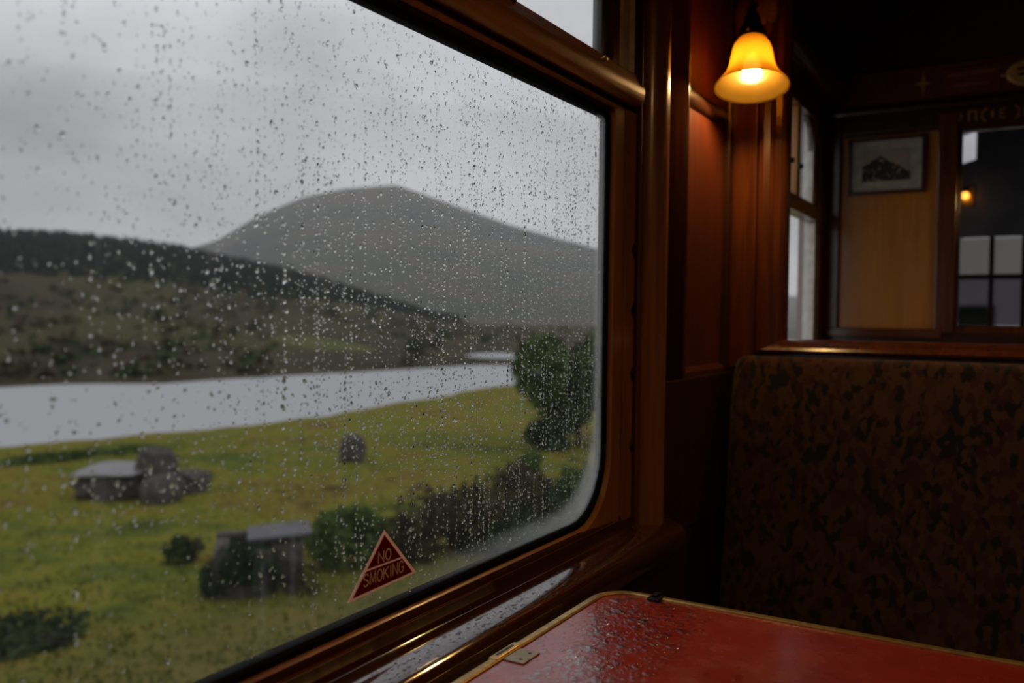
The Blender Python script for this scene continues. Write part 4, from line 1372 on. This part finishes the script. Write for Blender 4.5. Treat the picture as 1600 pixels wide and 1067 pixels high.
def build_hut():
    b = at(14.9, 47.0)
    e = empty('stone_hut', b)
    tag(e, 'low ivy-covered stone hut with a pale slate roof slab, beside the line', 'hut')
    # local frame: u to the right as seen from the line, w away from it
    az = math.radians(46.5)
    w = Vector((-math.sin(az), math.cos(az), 0)); u = Vector((math.cos(az), math.sin(az), 0))
    def obox(name, u0, u1, w0, w1, z0, z1, mat, tilt=0.0, parent=e):
        V = []
        for a in (u0, u1):
            for c in (w0, w1):
                for z in (z0, z1):
                    V.append(b + u * a + w * c + Vector((0, 0, z + tilt * (a - u0))))
        F = [(0, 1, 3, 2), (4, 5, 7, 6), (0, 1, 5, 4), (2, 3, 7, 6), (0, 2, 6, 4), (1, 3, 7, 5)]
        return mesh(name, V, F, mat, parent)
    obox('front_wall', -0.62, 0.30, 0.0, 0.22, -0.2, 0.72, M_STONE)
    obox('side_wall', 0.30, 0.82, 0.30, 0.52, -0.2, 0.76, M_STONE)
    obox('back_wall', -0.62, 0.82, 1.1, 1.35, -0.2, 0.80, M_STONE)
    obox('end_wall', -0.62, -0.40, 0.2, 1.1, -0.2, 0.74, M_STONE)
    obox('roof_slab', -0.10, 0.95, 0.35, 1.35, 0.80, 0.86, M_DSLATE, 0.06)
    foliage('ivy', b + u * -0.15 + w * 0.05 + Vector((0, 0, 0.30)), (0.62, 0.50, 0.62), 3400, 0.05, LEAVES['ivy'], e, 55)
    foliage('ivy', b + u * 0.60 + w * 0.30 + Vector((0, 0, 0.22)), (0.40, 0.35, 0.30), 700, 0.045, LEAVES['brown'], e, 56)
build_hut()

# ------------------------------------------------------------------ rain
def cap_mesh(name, items, mat, normal='-X', seg=9):
    """items: list of (a, b, ra, rb, h, rot, seedphase) on a flat face; a,b in-plane position; one mesh of domed drops"""
    it = np.array(items)
    n = len(it)
    th = np.arange(seg) * 2 * PI / seg
    rings = [(1.0, 0.0), (0.86, 0.45), (0.52, 0.84)]
    base_u, base_v, base_h = [], [], []
    wobble = 1 + 0.16 * np.sin(2 * th[None, :] + it[:, 6:7]) + 0.10 * np.sin(3 * th[None, :] + 2.3 * it[:, 6:7])
    parts = []
    def lay(r, h):
        u = np.cos(th)[None, :] * wobble * r * it[:, 2:3]
        v = np.sin(th)[None, :] * wobble * r * it[:, 3:4]
        c, s = np.cos(it[:, 5:6]), np.sin(it[:, 5:6])
        return np.stack([it[:, 0:1] + u * c - v * s, it[:, 1:2] + u * s + v * c, np.repeat(it[:, 4:5] * h, seg, 1)], -1)
    for r, h in rings: parts.append(lay(r, h))
    parts.append(np.stack([it[:, 0], it[:, 1], it[:, 4]], -1)[:, None, :])
    parts.append(lay(1.0, 0.0))
    V = np.concatenate(parts, 1)                        # n, 4*seg+1, 3
    k = V.shape[1]
    V = V.reshape(-1, 3)
    if normal == '-X':
        P = np.stack([-0.00405 - V[:, 2], V[:, 0], V[:, 1]], -1)
    else:
        P = V.copy()
    f = []
    for a in (0, 1):
        for i in range(seg):
            j = (i + 1) % seg
            f.append((a * seg + i, a * seg + j, (a + 1) * seg + j, (a + 1) * seg + i))
    tris = [(2 * seg + i, 2 * seg + (i + 1) % seg, 3 * seg) for i in range(seg)]
    bot = [3 * seg + 1 + i for i in range(seg)][::-1]
    if normal == '-X':
        f = [q[::-1] for q in f]; tris = [q[::-1] for q in tris]; bot = bot[::-1]
    loops = np.array([v for q in f for v in q] + [v for q in tris for v in q] + bot, dtype=np.int64)
    sizes = np.array([4] * len(f) + [3] * len(tris) + [seg], dtype=np.int64)
    starts = np.concatenate([[0], np.cumsum(sizes)[:-1]])
    LL = (loops[None, :] + (np.arange(n) * k)[:, None]).ravel()
    ST = (starts[None, :] + (np.arange(n) * len(loops))[:, None]).ravel()
    SM = np.tile(np.array([True] * (len(f) + len(tris)) + [False]), n)
    me = bpy.data.meshes.new(name)
    me.vertices.add(len(P)); me.vertices.foreach_set('co', P.astype(np.float32).ravel())
    me.loops.add(len(LL)); me.loops.foreach_set('vertex_index', LL.astype(np.int32))
    me.polygons.add(len(ST)); me.polygons.foreach_set('loop_start', ST.astype(np.int32))
    me.update(calc_edges=True); me.validate()
    me.polygons.foreach_set('use_smooth', SM)
    return link(name, me, mat)

def in_pane(y, z, m=0.004):
    if y > YR - m or z < ZB + m or z > ZT - m: return False
    if y > YR - RC and z < ZB + RC:
        return math.hypot(y - (YR - RC), z - (ZB + RC)) < RC - m
    return True

def build_rain():
    r = np.random.RandomState(99)
    items = []
    def dens(y, z):
        k = 0.35 + 0.65 * min(1, max(0, (y - 0.45) / 0.35))
        if z < 0.98: k *= 0.25 + 0.75 * min(1, max(0, (y - 0.75) / 0.4))
        return k
    def put(y, z, s):
        if not in_pane(y, z): return
        e = r.uniform(0.85, 1.9)
        items.append((y, z, s * r.uniform(0.75, 1.05), s * e ** 0.6, s * r.uniform(0.60, 0.88), r.normal(0, 0.35), r.rand() * 6.28))
    # scattered beads: many small, few large
    for i in range(8200):
        y, z = r.uniform(0.33, YR), r.uniform(ZB, ZT)
        if r.rand() > dens(y, z): continue
        put(y, z, min(0.0030, 0.00104 * math.exp(r.normal(0.15, 0.36))))
    # chains left along the paths of runs
    for i in range(420):
        y = r.uniform(0.36, YR)
        z = r.uniform(0.9, ZT)
        ln = r.uniform(0.05, 0.28)
        s = 0.00100 * math.exp(r.normal(0.15, 0.3))
        zz = z
        while zz > z - ln and zz > ZB:
            if r.rand() < 0.85 * dens(y, zz) + 0.1: put(y + r.normal(0, 0.0009), zz, s * r.uniform(0.6, 1.35))
            zz -= r.uniform(0.006, 0.013)
    for i in range(3800):
        y, z = r.uniform(0.5, YR), r.uniform(ZB, ZT)
        if r.rand() < dens(y, z): put(y, z, r.uniform(0.0004, 0.0008))
    for i in range(110):
        y, z = r.uniform(0.40, YR), r.uniform(ZB, ZT)
        if r.rand() < dens(y, z): put(y, z, r.uniform(0.0018, 0.0027))
    print('drops', len(items))
    o = cap_mesh('raindrops', items, M_DROP, '-X', 9)
    tag(o, 'countless raindrops clinging to the large window glass', 'raindrops', kind='stuff')
    # beads on the sill and the table
    it = []
    for i in range(900):
        y = r.uniform(0.55, 1.66)
        x = r.uniform(0.040, 0.074) + r.normal(0, 0.004)
        if not 0.036 < x < 0.078: continue
        s = 0.0013 * math.exp(r.normal(0, 0.4))
        it.append((x, y, s, s * r.uniform(1, 2.4), s * 0.6, r.normal(0, 0.3), r.rand() * 6.28))
    o = cap_mesh('sill_water_beads', it, M_BEAD, '+Z', 7)
    # seat each bead on the curve of the sill
    sx = [0.0255, 0.034, 0.043, 0.050, 0.058, 0.066, 0.073, 0.079, 0.084]; sz = [0.7607, 0.7599, 0.7585, 0.7569, 0.7547, 0.7521, 0.7494, 0.7463, 0.7425]
    co = np.empty(len(o.data.vertices) * 3, np.float32); o.data.vertices.foreach_get('co', co); co = co.reshape(-1, 3)
    co[:, 2] += np.interp(co[:, 0], sx, sz)
    o.data.vertices.foreach_set('co', co.ravel()); o.data.update()
    tag(o, 'beads of rainwater scattered along the window sill', 'water', kind='stuff')
    it = []
    for i in range(5200):
        x, y = 0.135 + abs(r.normal(0, 0.16)), r.uniform(0.80, 1.31)
        if x > 0.62 or r.rand() > 1.15 - (x - 0.13) * 2.4: continue
        if x < 0.175 + 0.02 * math.sin(y * 14) and r.rand() < 0.85: continue
        s = 0.0021 * math.exp(r.normal(0, 0.45)) * (1.25 if x < 0.32 else 0.55)
        it.append((x, y, s, s * r.uniform(1, 1.7), s * r.uniform(0.12, 0.25), r.rand() * 3.14, r.rand() * 6.28))
    o = cap_mesh('table_water', it, M_BEAD, '+Z', 8)
    o.data.transform(Matrix.Translation((0, 0, ZTAB - 0.00095))); o.data.update()
    tag(o, 'splashes of rainwater lying on the red table top', 'water', kind='stuff')
build_rain()
